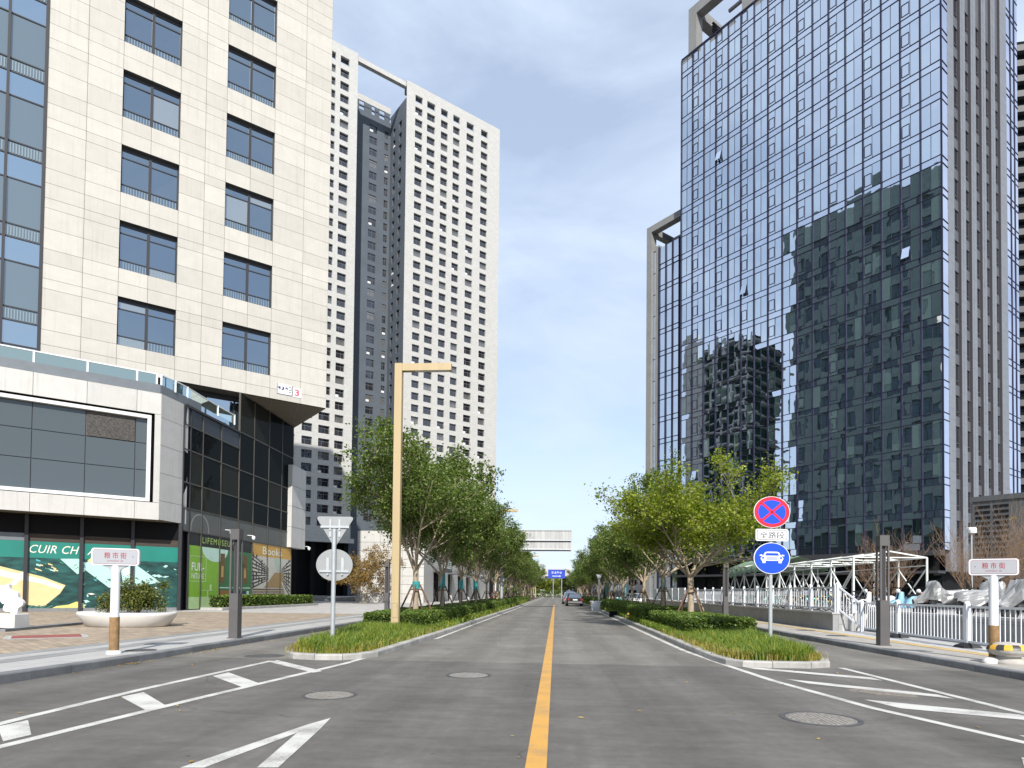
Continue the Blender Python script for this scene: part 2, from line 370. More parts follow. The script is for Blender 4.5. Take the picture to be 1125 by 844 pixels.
# ---- pavements, kerbs
LK = [(-9.4, -6), (-9.2, 2), (-8.85, 9.5), (-8.72, 12), (-8.74, 15), (-8.8, 18), (-8.8, 30), (-8.85, 215)]
def strip(pts, off0, off1, z, mat, name, zb=None):
    mb = MB()
    for (x0, y0), (x1, y1) in zip(pts, pts[1:]):
        mb.poly([(x0+off1, y0, z), (x0+off0, y0, z), (x1+off0, y1, z), (x1+off1, y1, z)][::1] if off1 < off0 else [(x0+off0, y0, z), (x0+off1, y0, z), (x1+off1, y1, z), (x1+off0, y1, z)])
    return struct(name, mb, mat)
def kerb(path, w, h, mat, name, seg=1.0, gap=.012):
    """kerb stones laid end to end along a path; top slightly rounded"""
    mb = MB(); P = [V((p[0], p[1], 0)) for p in path]
    out = [P[0]]; acc = 0
    for a, b in zip(P, P[1:]):
        n = max(1, int((b-a).length/seg + .5))
        for i in range(1, n+1): out.append(a.lerp(b, i/n))
    for i in range(len(out)-1):
        a, b = out[i], out[i+1]; d = (b-a).normalized()
        dn = lambda k: ((out[min(k+1, len(out)-1)]-out[max(k-1, 0)]).normalized())
        na, nb = dn(i), dn(i+1)
        na, nb = V((-na.y, na.x, 0)), V((-nb.y, nb.x, 0))
        a2, b2 = a+d*gap/2, b-d*gap/2; jz = rnd.uniform(-.004, .004)
        prof = [(0, -.05), (0, h-.025), (.012, h-.006), (.03, h), (w, h), (w, -.05)]
        mb.loft([[(a2+na*o)+V((0, 0, z+jz)) for o, z in prof], [(b2+nb*o)+V((0, 0, z+jz)) for o, z in prof]], 0, True, False)
    return struct(name, mb, mat)
kerb(LK, .22, .15, M['kerb_dark'], 'kerb', 1.)
strip(LK, -.22, -1.35, .146, M['granite'], 'pavement')
strip(LK, -1.35, -1.85, .150, M['granite_grey'], 'pavement')
strip(LK, -1.85, -2.3, .146, M['granite'], 'pavement')
strip(LK, -2.3, -2.75, .150, M['granite_grey'], 'pavement')
mb = MB(); mb.poly([(-75, -20, .14), (-11.4, -20, .14), (-11.4, 38, .14), (-75, 38, .14)]); struct('plaza', mb, M['plaza_brick'])
mb = MB(); mb.poly([(-75, 38, .14), (-11.4, 38, .14), (-11.4, 215, .14), (-75, 215, .14)]); struct('plaza', mb, M['plaza_pale'])
# low dark step crossing the plaza
mb = MB(); a, b = at(0, 694, .15), at(92, 685.5, .15); mb.beam((a.x, a.y, .17), (b.x, b.y, .17), .3, .11); struct('plaza_step', mb, M['kerb_dark'])
RK = [(8.9, -6), (8.85, 6), (8.72, 13), (8.62, 20), (8.58, 27), (8.6, 215)][::-1]
kerb(RK, .2, .15, M['kerb_dark'], 'kerb', 1.)
RK = RK[::-1]
strip(RK, .2, 1.55, .146, M['side_tile'], 'pavement')
strip(RK, 1.55, 1.98, .152, M['tactile'], 'tactile_paving')
strip(RK, 1.98, 3.8, .146, M['side_grey'], 'pavement')

# ---- two planted islands beside the carriageway
IL = [(-4.35, 14.35), (-4.15, 14.9), (-4.1, 16.5), (-4.06, 20), (-4.0, 24), (-3.9, 40), (-3.72, 70), (-3.7, 200)]
tipL = [(-6.45, 17.5), (-6.38, 15.4), (-6.22, 14.6), (-5.85, 14.08), (-5.3, 13.92), (-4.7, 14.02)]
islandL = [(-7.6, 200), (-7.6, 26), (-7.2, 22)] + tipL + IL
kerb(islandL, .2, .13, M['kerb_pale'], 'kerb', .9)
IR = [(3.80, 200), (3.80, 70), (3.74, 40), (3.72, 24), (3.66, 18), (3.66, 15.2)]
tipR = [(3.74, 14.45), (4.0, 14.12), (4.6, 14.0), (5.4, 14.02), (5.9, 14.3), (6.12, 14.9), (6.2, 16.5)]
islandR = IR + tipR + [(6.75, 21), (7.0, 26), (7.0, 200)]
kerb(islandR, .2, .13, M['kerb_pale'], 'kerb', .9)
def inset(poly, d):
    c = sum((V((p[0], p[1])) for p in poly), V((0, 0)))/len(poly); return [(p[0], p[1]) for p in poly]
mb = MB(); mb.poly([(-7.45, 199, .1), (-7.45, 26, .1), (-7.0, 22, .1), (-6.3, 17.5, .1), (-6.2, 15.4, .1), (-5.85, 14.25, .1), (-5.3, 14.08, .1), (-4.75, 14.15, .1), (-4.3, 15, .1), (-4.2, 20, .1), (-4.1, 40, .1), (-3.9, 70, .1), (-3.85, 199, .1)][::-1]); struct('planting_bed', mb, M['soil'])
mb = MB(); mb.poly([(3.95, 199, .1), (3.95, 70, .1), (3.9, 24, .1), (3.8, 15.2, .1), (4.1, 14.25, .1), (5.35, 14.15, .1), (5.9, 14.9, .1), (6.05, 16.5, .1), (6.6, 21, .1), (6.85, 26, .1), (6.85, 199, .1)]); struct('planting_bed', mb, M['soil'])

# ---- manhole covers and pavement covers
M['iron'] = pmat('iron', (.10, .098, .095), .6, metal=.3, var=.3, vs=8, bump=.4, bs=60)
M['iron_worn'] = pmat('iron_worn', (.22, .205, .185), .55, metal=.3, var=.25, vs=10)
M['iron_dark'] = pmat('iron_dark', (.07, .07, .072), .65, metal=.2, var=.3, vs=8)
def manhole(x, y, r, label, dark=False, z=0.):
    t = thing('manhole_cover', label, 'manhole cover', (x, y, z))
    mb = MB(); mb.lathe([(r, -.01), (r, .006), (r*.88, .006), (r*.88, .002)], 40, smooth=False); mb.build('rim', M['iron_dark'] if not dark else M['iron'], t)
    mb = MB(); mb.lathe([(r*.86, -.01), (r*.86, .005)], 40, smooth=False)
    n = int(r*2*.86/.06)
    for i in range(-n//2, n//2+1):
        for j in range(-n//2, n//2+1):
            if (i*i+j*j)*.0036 < (r*.78)**2 and rnd.random() < .93:
                mb.cbox(i*.06-.021, i*.06+.021, j*.06-.021, j*.06+.021, .004, .012, .004)
    mb.build('lid', M['iron_dark'] if dark else M['iron_worn'], t)
manhole(3.33, 8.35, .48, 'round iron manhole cover in the near right lane with a pale worn lid')
manhole(-1.59, 11.87, .42, 'round manhole cover in the lane just left of the yellow line')
manhole(-3.31, 9.32, .40, 'round manhole cover close to the hatching on the left lane')
manhole(-6.75, 14.6, .45, 'dark manhole cover in the side lane left of the grassy island tip', True)
manhole(-4.55, 18.6, .26, 'small dark gully cover against the left island kerb', True, .002)
p = at(155, 714.5, .15); manhole(p.x, p.y, .32, 'dark round cover in the left pavement beside the street name post', True, .148)
p = at(885, 692.5, .15); manhole(p.x, p.y, .36, 'dark cover in the right pavement, the farther one from the camera', True, .148)
p = at(920, 698.5, .15); manhole(p.x, p.y, .36, 'dark cover in the right pavement, the nearer one by the bench wall end', True, .148)
p = at(52, 699.5, .15)
M['red_mat'] = pmat('red_mat', (.22, .06, .05), .9, var=.2, vs=6)
t = thing('plaza_hatch', 'square service hatch in the brick plaza with a red lid', 'hatch', (p.x, p.y, .146), R(40))
mb = MB(); mb.box(-.95, .95, -.75, .75, 0, .012); mb.build('frame', M['granite'], t)
mb = MB(); mb.box(-.8, .8, -.6, .6, .0135, .02); mb.build('lid', M['red_mat'], t)

# fallen leaves
M['dry_leaf'] = leafmat('dry_leaf', [(.35, .20, .03), (.45, .30, .05), (.28, .14, .03), (.40, .34, .10)], .2)
mb = MB()
def leaf_on_ground(x, y, z, s):
    a = rnd.uniform(0, 2*pi); u = V((cos(a), sin(a), rnd.uniform(-.1, .25)))*s; w = V((-sin(a), cos(a), rnd.uniform(-.1, .3)))*s*.45
    c = V((x, y, z+.012)); mb.poly([c-u, c+w, c+u, c-w])
for i in range(260):
    y = rnd.uniform(5, 40); leaf_on_ground(rnd.uniform(-8.5, 8.5), y, .002, rnd.uniform(.025, .05))
for i in range(170):
    y = rnd.choice([rnd.gauss(12.6, .25), rnd.uniform(11, 24), rnd.gauss(16, .4), rnd.uniform(11, 20)])
    leaf_on_ground(-8.7+abs(rnd.gauss(0, .12)), y, .004, rnd.uniform(.02, .045))
mb.build('fallen_leaves', M['dry_leaf'], label='yellow fallen leaves scattered on the asphalt and along the left kerb', cat='leaves', kind='stuff')
# ================================================================== BUILDINGS
GRZ = R(40.6)
def C0(n, col):
    if n not in M: M[n] = pmat(n, col, .45, spec=.3)
    return M[n]
A = V((cos(GRZ), sin(GRZ), 0)); B = V((-sin(GRZ), cos(GRZ), 0))
def onpl(u, v, P, n):
    d = Mrot @ V(((u-CX)/F, (CY0-v)/F, -1.)); C = V((0, 0, CH))
    return C + d*((V(P)-C).dot(n)/d.dot(n))
def RZ(a): return Matrix.Rotation(a, 4, 'Z')
def T(x, y, z): return Matrix.Translation((x, y, z))

M['stone'] = pmat('stone', (.425, .405, .362), .65, streak=.16, var=.05, vs=1.2, isl=.07, bump=.15, bs=25, dirt=.12, dirtcol=(.3, .27, .22))
M['stone_white'] = pmat('stone_white', (.44, .432, .41), .6, streak=.2, var=.05, vs=1.5, isl=.05, bump=.1, bs=25, dirt=.15, dirtcol=(.3, .28, .24))
M['joint'] = pmat('joint', (.20, .19, .165), .9)
M['soffit'] = pmat('soffit', (.16, .14, .11), .7, var=.1, spec=.2)
M['frame_dark'] = pmat('frame_dark', (.036, .036, .04), .5, spec=.25)
M['frame_grey'] = pmat('frame_grey', (.12, .125, .13), .45, metal=.4)
M['parapet'] = pmat('parapet', (.13, .145, .16), .5, metal=.2, var=.08, isl=.08)
M['white_metal'] = pmat('white_metal', (.62, .63, .63), .4, var=.04)
M['core'] = pmat('core', (.035, .036, .04), .8, spec=.1)
M['win_glass'] = glassmat('win_glass', (.70, .84, .95), 0.32, (.012, .018, .026), wob=.012, wscale=.35)
M['win_blind'] = glassmat('win_blind', (.70, .84, .95), .3, (.16, .17, .16), wob=.012, wscale=.35)
M['curtain_pale'] = glassmat('curtain_pale', (.72, .86, .97), .5, (.03, .05, .06), wob=.012, wscale=.3)
M['curtain_grey'] = glassmat('curtain_grey', (.72, .83, .9), .20, (.085, .11, .12), wob=.01, wscale=.3)
M['screen'] = glassmat('screen', (.8, .88, .95), .035, (.068, .082, .09), wob=.02, wscale=.25, rough=.06, graze=.2)
M['shop_glass'] = glassmat('shop_glass', (.75, .8, .8), .012, (.008, .010, .011), (.024, .024, .020), .3, wob=.03, wscale=.5, graze=.02)
M['rail_glass'] = glassmat('rail_glass', (.8, .95, .95), .25, (.10, .14, .135))
M['black'] = pmat('black', (.010, .010, .011), .7, spec=.08)
M['louver'] = pmat('louver', (.06, .05, .043), .7, spec=.1, var=.35, vs=3, stretch=(.4, .4, 12))
M['grille'] = pmat('grille', (.10, .092, .085), .7, var=.7, vs=9, stretch=(1, 1, 2.4))

def wallgrid(mb, xs, zs, hole, depth=.25, m=0, mr=None, y=0.):
    """wall facing -y with rectangular openings and their reveals"""
    mr = m if mr is None else mr
    for i in range(len(xs)-1):
        for j in range(len(zs)-1):
            x0, x1, z0, z1 = xs[i], xs[i+1], zs[j], zs[j+1]
            if not hole(i, j): mb.poly([(x0, y, z0), (x1, y, z0), (x1, y, z1), (x0, y, z1)], m)
            else:
                d = y+depth
                mb.poly([(x0, y, z0), (x1, y, z0), (x1, d, z0), (x0, d, z0)], mr)
                mb.poly([(x0, y, z1), (x0, d, z1), (x1, d, z1), (x1, y, z1)], mr)
                mb.poly([(x0, y, z0), (x0, d, z0), (x0, d, z1), (x0, y, z1)], mr)
                mb.poly([(x1, y, z0), (x1, y, z1), (x1, d, z1), (x1, d, z0)], mr)
def panels(mb, us, zs, hole=lambda i, j: False, y=0., gap=.022, m=0, mj=1, back=.04, flip=False, jit=.0):
    """cladding panels with open joints over a dark backing (facing -y)"""
    for i in range(len(us)-1):
        for j in range(len(zs)-1):
            if hole(i, j): continue
            u0, u1, z0, z1 = us[i]+gap/2, us[i+1]-gap/2, zs[j]+gap/2, zs[j+1]-gap/2
            yy = y + (rnd.uniform(-jit, jit) if jit else 0)
            mb.box(u0, u1, yy, y+back*.8, z0, z1, m)
            mb.poly([(us[i], y+back, zs[j]), (us[i+1], y+back, zs[j]), (us[i+1], y+back, zs[j+1]), (us[i], y+back, zs[j+1])], mj)

# ------------------------------------------------ corner office building on the left
OX, OY = -32.74, 39.89
office = thing('office_building', 'cream stone office block at the left with square windows over a glazed shop corner', 'building', (OX, OY, 0), GRZ)
LO = T(OX, OY, 0) @ RZ(GRZ); LOI = LO.inverted()
H0, FL = 18.33, 5.33
us = [-1.1, 1.15, 3.2, 4.98, 6.8, 8.5, 9.95, 11.72, 13.5, 15.9, 18.03]
zs = [16.55, 17.35, 18.33]; NF = 14
for k in range(NF): zs += [H0+FL*k+d for d in (1.35, 2.70, 3.36, 4.35, 5.33)]
zs = [z for z in zs if z < 91.7]; zs.append(91.9)
def is_win(j): return j >= 2 and (j-2) % 5 < 3 and (j-2)//5 < 13
mb = MB(); panels(mb, us, zs, lambda i, j: i in (2, 3, 6, 7) and is_win(j))
# side elevation, seen in the glass tower opposite
ws = [0, 2.2]
while ws[-1] < 31: ws += [ws[-1]+3.2, ws[-1]+5.4]
ws[-1] = 33.4
XS = T(18.03, 0, 0) @ RZ(pi/2)
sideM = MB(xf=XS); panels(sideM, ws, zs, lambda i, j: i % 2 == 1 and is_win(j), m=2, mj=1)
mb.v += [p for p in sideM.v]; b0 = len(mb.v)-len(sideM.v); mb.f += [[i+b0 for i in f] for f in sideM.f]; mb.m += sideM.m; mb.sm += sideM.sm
mb.build('wall', [M['stone'], M['joint'], pmat('stone_side_dark', (.13, .165, .155), .7, isl=.08, var=.06)], office)  # side panels get a darker grey-green colour than the front
mb = MB(); mb.box(-30, -9.2, .0, 33.4, 16.55, 91.9, 0); mb.box(-9.2, 17.6, .45, 33.3, 16.6, 91.7, 1); mb.build('core_wall', [M['stone'], M['core']], office)
def office_window(w=3.6, h=3.36):
    f = MB(); d = .30
    f.poly([(0, 0, h), (0, d, h), (w, d, h), (w, 0, h)][::-1], 1); f.poly([(0, 0, 0), (w, 0, 0), (w, d, 0), (0, d, 0)], 2)
    f.poly([(0, 0, 0), (0, d, 0), (0, d, h), (0, 0, h)], 1); f.poly([(w, 0, 0), (w, 0, h), (w, d, h), (w, d, 0)], 1)
    f.box(0, w, d-.02, d+.06, h-.26, h, 0); f.box(0, .08, d-.02, d+.06, 0, h-.26, 0); f.box(w-.08, w, d-.02, d+.06, 0, h-.26, 0); f.box(.08, w-.08, d-.02, d+.06, 0, .07, 0)
    f.box(w/2-.09, w/2+.09, d-.04, d+.05, .07, h-.26, 0)
    for z in (.72, h-.75): f.box(.08, w/2-.09, d-.01, d+.05, z-.035, z+.035, 0); f.box(w/2+.09, w-.08, d-.01, d+.05, z-.035, z+.035, 0)
    p = MB()
    for x0, x1 in ((.08, w/2-.09), (w/2+.09, w-.08)):
        for z0, z1 in ((.07, .685), (.755, h-.785), (h-.715, h-.26)):
            a, b = rnd.uniform(-.008, .008), rnd.uniform(-.008, .008)
            p.poly([(x0, d+.035+a, z0), (x1, d+.035-a, z0), (x1, d+.035-b, z1), (x0, d+.035+b, z1)], 1 if rnd.random() < .13 else 0)
    r = MB()
    for x0, x1 in ((.3, w/2-.14), (w/2+.14, w-.14)):
        n = int((x1-x0)/.17)
        for i in range(n+1): x = x0+(x1-x0)*i/n; r.box(x-.025, x+.025, d+.005, d+.02, .1, .64, 0)
    return f, p, r
f, p, r = office_window()
M['baluster'] = pmat('baluster', (.17, .22, .25), .5, spec=.3)
wmesh = None
dp_ = []
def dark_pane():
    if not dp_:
        me = wmesh[1].copy(); me.materials.clear(); [me.materials.append(glassmat('pane_side_dark', (.7, .8, .9), .05, c_, graze=.15)) for c_ in ((.014, .02, .026), (.05, .055, .055))]; dp_.append(me)  # side panes: darker and less mirroring than the front ones
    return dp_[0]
def add_window(x, z, xf_rz=0., base=(0, 0), rail=True, sx=1.):
    global wmesh
    if wmesh is None:
        o = f.build('window', [M['frame_dark'], M['frame_grey'], M['stone']], office)
        wmesh = (o.data, p.build('pane', [M['win_glass'], M['win_blind']], o).data, r.build('window_railing', M['baluster'], o).data)
    else:
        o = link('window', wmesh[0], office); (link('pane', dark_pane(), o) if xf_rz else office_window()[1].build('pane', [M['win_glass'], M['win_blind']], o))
        if rail: link('window_railing', wmesh[2], o)
    o.location = (x, base[1], z) if not xf_rz else (base[0], x, z); o.rotation_euler = (0, 0, xf_rz); o.scale = (sx, 1, 1)
for k in range(8):
    for x, s in ((3.2, 1.), (9.95, 3.55/3.6)): add_window(x, H0+FL*k, 0, (0, 0), True, s)
for i in range(1, len(ws)-1, 2):
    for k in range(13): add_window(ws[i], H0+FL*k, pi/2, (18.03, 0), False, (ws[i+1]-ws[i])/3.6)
mbw = MB()
for k in range(8, 13):
    for x in (3.2, 9.95): mbw.box(x, x+3.55, .25, .3, H0+FL*k, H0+FL*k+3.36)
mbw.build('upper_window', M['win_glass'], office)
# curtain wall strip left of the stone
fr = MB(); rl = MB()
ms = [-9.1, -7.0, -5.05, -3.05, -1.1]
for k in range(-1, 9):
    z0 = H0+FL*k-1.35; g1, g2 = MB(), MB()
    for i in range(4):
        x0, x1 = ms[i]+.06, ms[i+1]-.06
        e = lambda: rnd.uniform(-.012, .012)
        g1.poly([(x0, .10+e(), z0+.04), (x1, .10+e(), z0+.04), (x1, .10+e(), z0+1.5), (x0, .10+e(), z0+1.5)])
        g2.poly([(x0, .10+e(), z0+1.58), (x1, .10+e(), z0+1.58), (x1, .10+e(), z0+2.35), (x0, .10+e(), z0+2.35)])
        g2.poly([(x0, .10+e(), z0+2.43), (x1, .10+e(), z0+2.43), (x1, .10+e(), z0+5.29), (x0, .10+e(), z0+5.29)])
        for q in range(11): x = x0+.15+(x1-x0-.3)*q/10; rl.box(x-.035, x+.035, .06, .075, z0+1.62, z0+2.25)
    for z in (z0, z0+1.54, z0+2.39): fr.box(ms[0], ms[-1], .05, .14, z-.04, z+.04)
    g1.build('spandrel_glass', M['curtain_pale'], office); g2.build('curtain_glass', M['curtain_grey'], office)
for x in ms: fr.box(x-.075, x+.075, -.06, .15, 12.8, 64)
fr.box(-1.2, -1.02, -.03, .2, 14, 91)
fr.build('curtain_frame', M['frame_dark'], office); rl.build('curtain_railing', M['baluster'], office)
# sloping corner soffit and the recessed glazing under the overhang
gx = lambda Y: LOI @ V((-24, Y, 0))
s1, s2 = gx(47.39), gx(57.4)
mb = MB(); c = V((18.03, 0, 0)); c2 = V((18.03, s2.y, 0)); zz = 16.5
mb.poly([(x, y, zz) for x, y in ((-1.1, .02), (18.0, .02), (18.0, 33), (-1.1, 33))][::-1])
for t in (.33, .66): mb.beam((s1.x+(18-s1.x)*t, .05, zz-.004), (s1.x+(18-s1.x)*t+2.2, 8.8, zz-.004), .05, .01, 1)
mb.beam((s1.x+1.2, 3.3, zz-.004), (18, 3.3, zz-.004), .05, .01, 1)
mb.build('soffit', [M['soffit'], M['joint']], office)
mb = MB(); fr = MB()
x = -1.1; xe = s1.x+1.0
while x < xe-.3:
    x1 = min(x+2.05, xe); mb.poly([(x+.05, 1.25, 13.5), (x1-.05, 1.25, 13.5), (x1-.05, 1.24, 16.1), (x+.05, 1.26, 16.1)]); fr.box(x-.06, x+.06, 1.2, 1.3, 13.4, 16.15); x = x1
fr.box(-1.1, xe, 1.2, 1.34, 16.1, 16.55)
mb.build('terrace_glass', M['curtain_pale'], office); fr.build('terrace_frame', M['frame_dark'], office)
# lower body (closed)
mb = MB(xf=LOI)
e0 = LO @ V((6.85, -5.45, 0)); back = LO @ V((-30, 33, 0)); bl = LO @ V((-30, -5.4, 0))
mb.prism([(bl.x, bl.y), (e0.x-.4, e0.y+.3), (-24.35, 41), (-24.35, 57.3), (back.x+8, back.y-3)], .1, 13.5)
mb.build('podium_core', M['core'], office)
mb = MB(); mb.box(2, 17.0, 9.2, 33, .1, 16.45); mb.build('rear_ground_floor', M['core'], office)
# glazed shop front facing the road (plane x = -24)
GM = [39.75, 40.54, 42.0, 44.42, 47.05, 49.38, 52.04, 54.61, 56.93]
XG = LOI @ T(-24, 0, 0) @ RZ(pi/2)          # facade frame: x along the road, -y outward, z up
gl, tr, pp, sp = MB(xf=XG), MB(xf=XG), MB(xf=XG), MB(xf=XG)
for a, b in zip(GM, GM[1:]):
    top = 13.35 if b < 47.2 else 16.4
    zl = [6.78, 8.45, 10.6, 12.2 if b < 47.2 else 13.5, top] if b < 47.2 else [6.75, 8.45, 10.6, 13.5, top]
    e = lambda: rnd.uniform(-.03, .03)
    for z0, z1 in zip(zl, zl[1:]):
        (pp if (b < 47.2 and z1 == top) else gl).poly([(a+.05, e(), z0+.04), (b-.05, e(), z0+.04), (b-.05, e(), z1-.04), (a+.05, e(), z1-.04)])
        tr.box(a, b, -.03, .06, z0-.04, z0+.04, 1)
    sp.box(a+.05, b-.05, 0, .05, 5.33, 6.72)
    tr.box(a, b, -.03, .06, 5.27, 5.33, 1)
for i, y in enumerate(GM):
    tr.box(y-.045, y+.045, -.035, .1, .15, 13.4 if y < 47 else 16.45, 0 if i < 2 else 1)
tr.box(GM[0], GM[4], -.10, .12, 13.35, 13.5, 0)
M['mullion_tan'] = pmat('mullion_tan', (.075, .068, .055), .55, spec=.3)
gl.build('shop_glass', M['shop_glass'], office); tr.build('shop_frame', [M['frame_dark'], M['mullion_tan']], office); pp.build('parapet_glass', C0('navy_panel', (.03, .036, .045)), office)
M['spandrel_grey'] = pmat('spandrel_grey', (.095, .10, .095), .5, var=.08, spec=.3)
sp.build('spandrel_band', M['spandrel_grey'], office)
# pale arch shape behind the first panes
ar = MB(xf=XG)
arc_ = [[(40.75+(1.1+d_)*(1-cos(pi*i/14))-d_*1.0, -.004, 5.36+(1.18+d_*.6)*sin(pi*i/14)**.8) for d_ in (-.07, .07)] for i in range(15)]
for a_, b_ in zip(arc_, arc_[1:]): ar.poly([a_[0], b_[0], b_[1], a_[1]])
ar.tube([(42.9, -.004, 5.35), (42.95, -.004, 5.36)], .004, 4); ar.build('arch_ornament', pmat('ornament', (.24, .23, .2), .6), office)

# posters in the shop windows
def flat(name, mat, pts, y, parent, xf): 
    mb = MB(xf=xf); mb.poly([(a, y, b) for a, b in pts]); return mb.build(name, mat, parent)
def C(n, col, r=.45): 
    if n not in M: M[n] = pmat(n, col, r, var=.06, vs=2)
    return M[n]
sh = MB(xf=XG); sh.box(GM[1], GM[-1], .01, .06, 4.42, 5.27); sh.build('sign_band', C('sign_black', (.012, .014, .012)), office)
LG = XG.to_3x3(); gp = lambda a, y, z: XG @ V((a, y, z)); gu = LG @ V((1, 0, 0))
lettering('LIFEMUSEUM', C('neon_green', (.38, .52, .12)), office, gp(44.35, -.006, 4.86), gu, (0, 0, 1), 4.3, .42, name='sign_lettering', space=1.25)
po = MB(xf=XG); po.box(GM[1]+.06, 44.4, .0, .05, 1.0, 4.42, 0); po.box(GM[1]+.06, 44.4, .0, .05, .2, 1.0, 1)
po = po.build('furniture_poster', [C('lime', (.19, .38, .03)), C('lime_pale', (.42, .58, .28))], office)
fr = MB(xf=XG)
for a, b, c_, d in ((40.75, 42.75, 3.70, 3.74), (40.75, 42.75, 2.02, 2.06), (40.75, 40.79, 2.06, 3.70), (42.71, 42.75, 2.06, 3.70)): fr.box(a, b, -.006, -.002, c_, d)
fr.build('poster_border', C('lime_pale', (.42, .58, .28)), po)
lettering('FUR-', C('poster_white', (.7, .74, .66)), po, gp(41.72, -.006, 3.02), gu, (0, 0, 1), 1.5, .55, bold=.008, name='poster_lettering')
lettering('NITURE', C('poster_white', (.7, .74, .66)), po, gp(41.72, -.006, 2.40), gu, (0, 0, 1), 1.5, .36, name='poster_lettering')
ci = MB(xf=XG); ci.poly([(43.9+1.75*cos(pi+pi*i/24), -.003, 4.40+.95*sin(pi+pi*i/24)) for i in range(25)]); ci.build('poster_circle', C('mint', (.45, .62, .52)), po)
tb = MB(xf=XG); tb.box(42.3, 43.7, -.006, -.003, 1.42, 1.47); tb.box(42.95, 43.05, -.006, -.003, 1.0, 1.42); tb.box(43.25, 43.5, -.006, -.003, 1.47, 1.85); tb.build('poster_table', C('lime_pale', (.42, .58, .28)), po)
p2 = MB(xf=XG); p2.box(44.45, 49.35, .0, .05, .9, 4.40, 0); p2.box(44.45, 49.35, .0, .05, .2, .9, 1)
p2 = p2.build('interior_poster', [C('deep_green', (.035, .14, .05)), C('sea_green', (.16, .36, .22))], office)
q = MB(xf=XG)
for a in (44.6, 46.6, 48.0): q.box(a, a+.62, -.004, -.001, 2.0, 4.1, 0); q.box(a+.16, a+.46, -.008, -.005, 2.4, 3.2, 1)
q.box(44.6, 46.0, -.004, -.001, .75, 1.45, 2); q.box(46.1, 48.9, -.004, -.001, .65, 1.4, 3); q.box(44.5, 49.2, -.004, -.001, 1.6, 1.68, 4); q.box(48.6, 49.0, -.008, -.005, .75, 1.4, 4)
q.build('poster_picture', [C('umber', (.13, .07, .02)), C('amber', (.42, .26, .08)), C('ochre', (.25, .12, .04)), C('navy', (.02, .035, .08)), C('mint', (.45, .62, .52))], p2)
p3 = MB(xf=XG); p3.box(49.45, 56.87, .0, .05, 4.25, 5.27, 0); p3.box(49.45, 56.87, .0, .05, .4, 4.25, 1)
p3 = p3.build('books_poster', [C('orange', (.50, .29, .06)), C('cream', (.50, .48, .42))], office)
lettering('Books', C('poster_white', (.7, .74, .66)), p3, gp(53.1, -.006, 4.74), gu, (0, 0, 1), 3.7, .62, name='poster_lettering')
q = MB(xf=XG)
for i in range(9):                                   # shelves converging on the middle of the picture
    t = i/8; zl, zr = 1.6+2.6*t, 2.35+.9*t
    q.poly([(49.5, -.003, zl), (52.4, -.003, zr), (52.4, -.003, zr+.07), (49.5, -.003, zl+.13)], 0)
    for j in range(6): 
        if rnd.random() < .7: a = 49.6+j*.48; h = (.24-.03*j); z = zl+(zr-zl)*(a-49.5)/2.9; q.box(a, a+rnd.uniform(.1, .3), -.006, -.004, z+.1, z+.1+h, 0)
    zl, zr = 2.3+.95*t, .9+3.2*t
    q.poly([(54.9, -.003, zl), (56.8, -.003, zr), (56.8, -.003, zr+.16), (54.9, -.003, zl+.08)], 0)
    for j in range(4):
        if rnd.random() < .7: a = 55+j*.45; z = zl+(zr-zl)*(a-54.9)/1.9; q.box(a, a+rnd.uniform(.1, .25), -.006, -.004, z+.1, z+.12+.06*j, 0)
q.poly([(51.6, -.009, 1.7), (53.6, -.009, 3.0), (55.4, -.009, 3.0), (55.4, -.009, 1.7)], 1)
for i in range(6): q.box(49.6+.25*i*0, 55.6, -.012, -.010, .5+.2*i, .6+.2*i, 2 if i % 2 else 3)
q.poly([(54.9, -.013, 2.2), (55.2, -.013, 2.2), (56.7, -.013, .45), (56.3, -.013, .45)], 4)
q.poly([(53.3, -.012, 4.2), (54.6, -.012, 4.2), (54.5, -.012, 3.1), (54.0, -.012, 3.1)], 5)
q.build('poster_picture', [C('ink', (.03, .03, .03)), C('timber', (.30, .20, .09)), C('umber', (.13, .07, .02)), C('timber_dark', (.22, .14, .06)), C('cream', (.50, .48, .42)), C('mint_grey', (.36, .46, .38))], p3)
# pale pier standing proud at the far end of the shop front
mb = MB(xf=LOI)
us_ = [56.0, 57.6, 59.0]
mb.box(-24.35, -23.6, 55.95, 59.1, 5.35, 12.75)
for z in (7.2, 9.05, 10.9): mb.box(-24.36, -23.59, 55.94, 59.11, z-.015, z+.015, 1)
mb.build('pier_cladding', [M['stone_white'], M['joint']], office)
# stone framed box over the left shop with a big dark screen
BY = -7.39
ub = [-14, -11.3, -8.8, -6.3, -3.8, -1.3, 1.2, 3.7, 5.0]
mb = MB()
panels(mb, ub, [12.15, 13.45], y=BY); panels(mb, ub, [5.7, 6.75], y=BY); panels(mb, [4.66, 5.0], [6.75, 12.15], y=BY)
cx0, cy0, cx1, cy1 = 5.0, BY, 6.85, -5.45
ang = math.atan2(cy1-cy0, cx1-cx0); lc = math.hypot(cx1-cx0, cy1-cy0)
ch = MB(xf=T(cx0, cy0, 0) @ RZ(ang)); panels(ch, [0, lc*.72, lc], [5.72, 6.9, 8.6, 10.3, 12.0, 13.45])
b0 = len(mb.v); mb.v += ch.v; mb.f += [[i+b0 for i in f_] for f_ in ch.f]; mb.m += ch.m; mb.sm += ch.sm
mb.poly([(-14, BY, 13.45), (5, BY, 13.45), (6.85, -5.45, 13.45), (6.85, 1.2, 13.45), (-14, 1.2, 13.45)], 0)
mb.build('podium_cladding', [M['stone_white'], M['joint']], office)
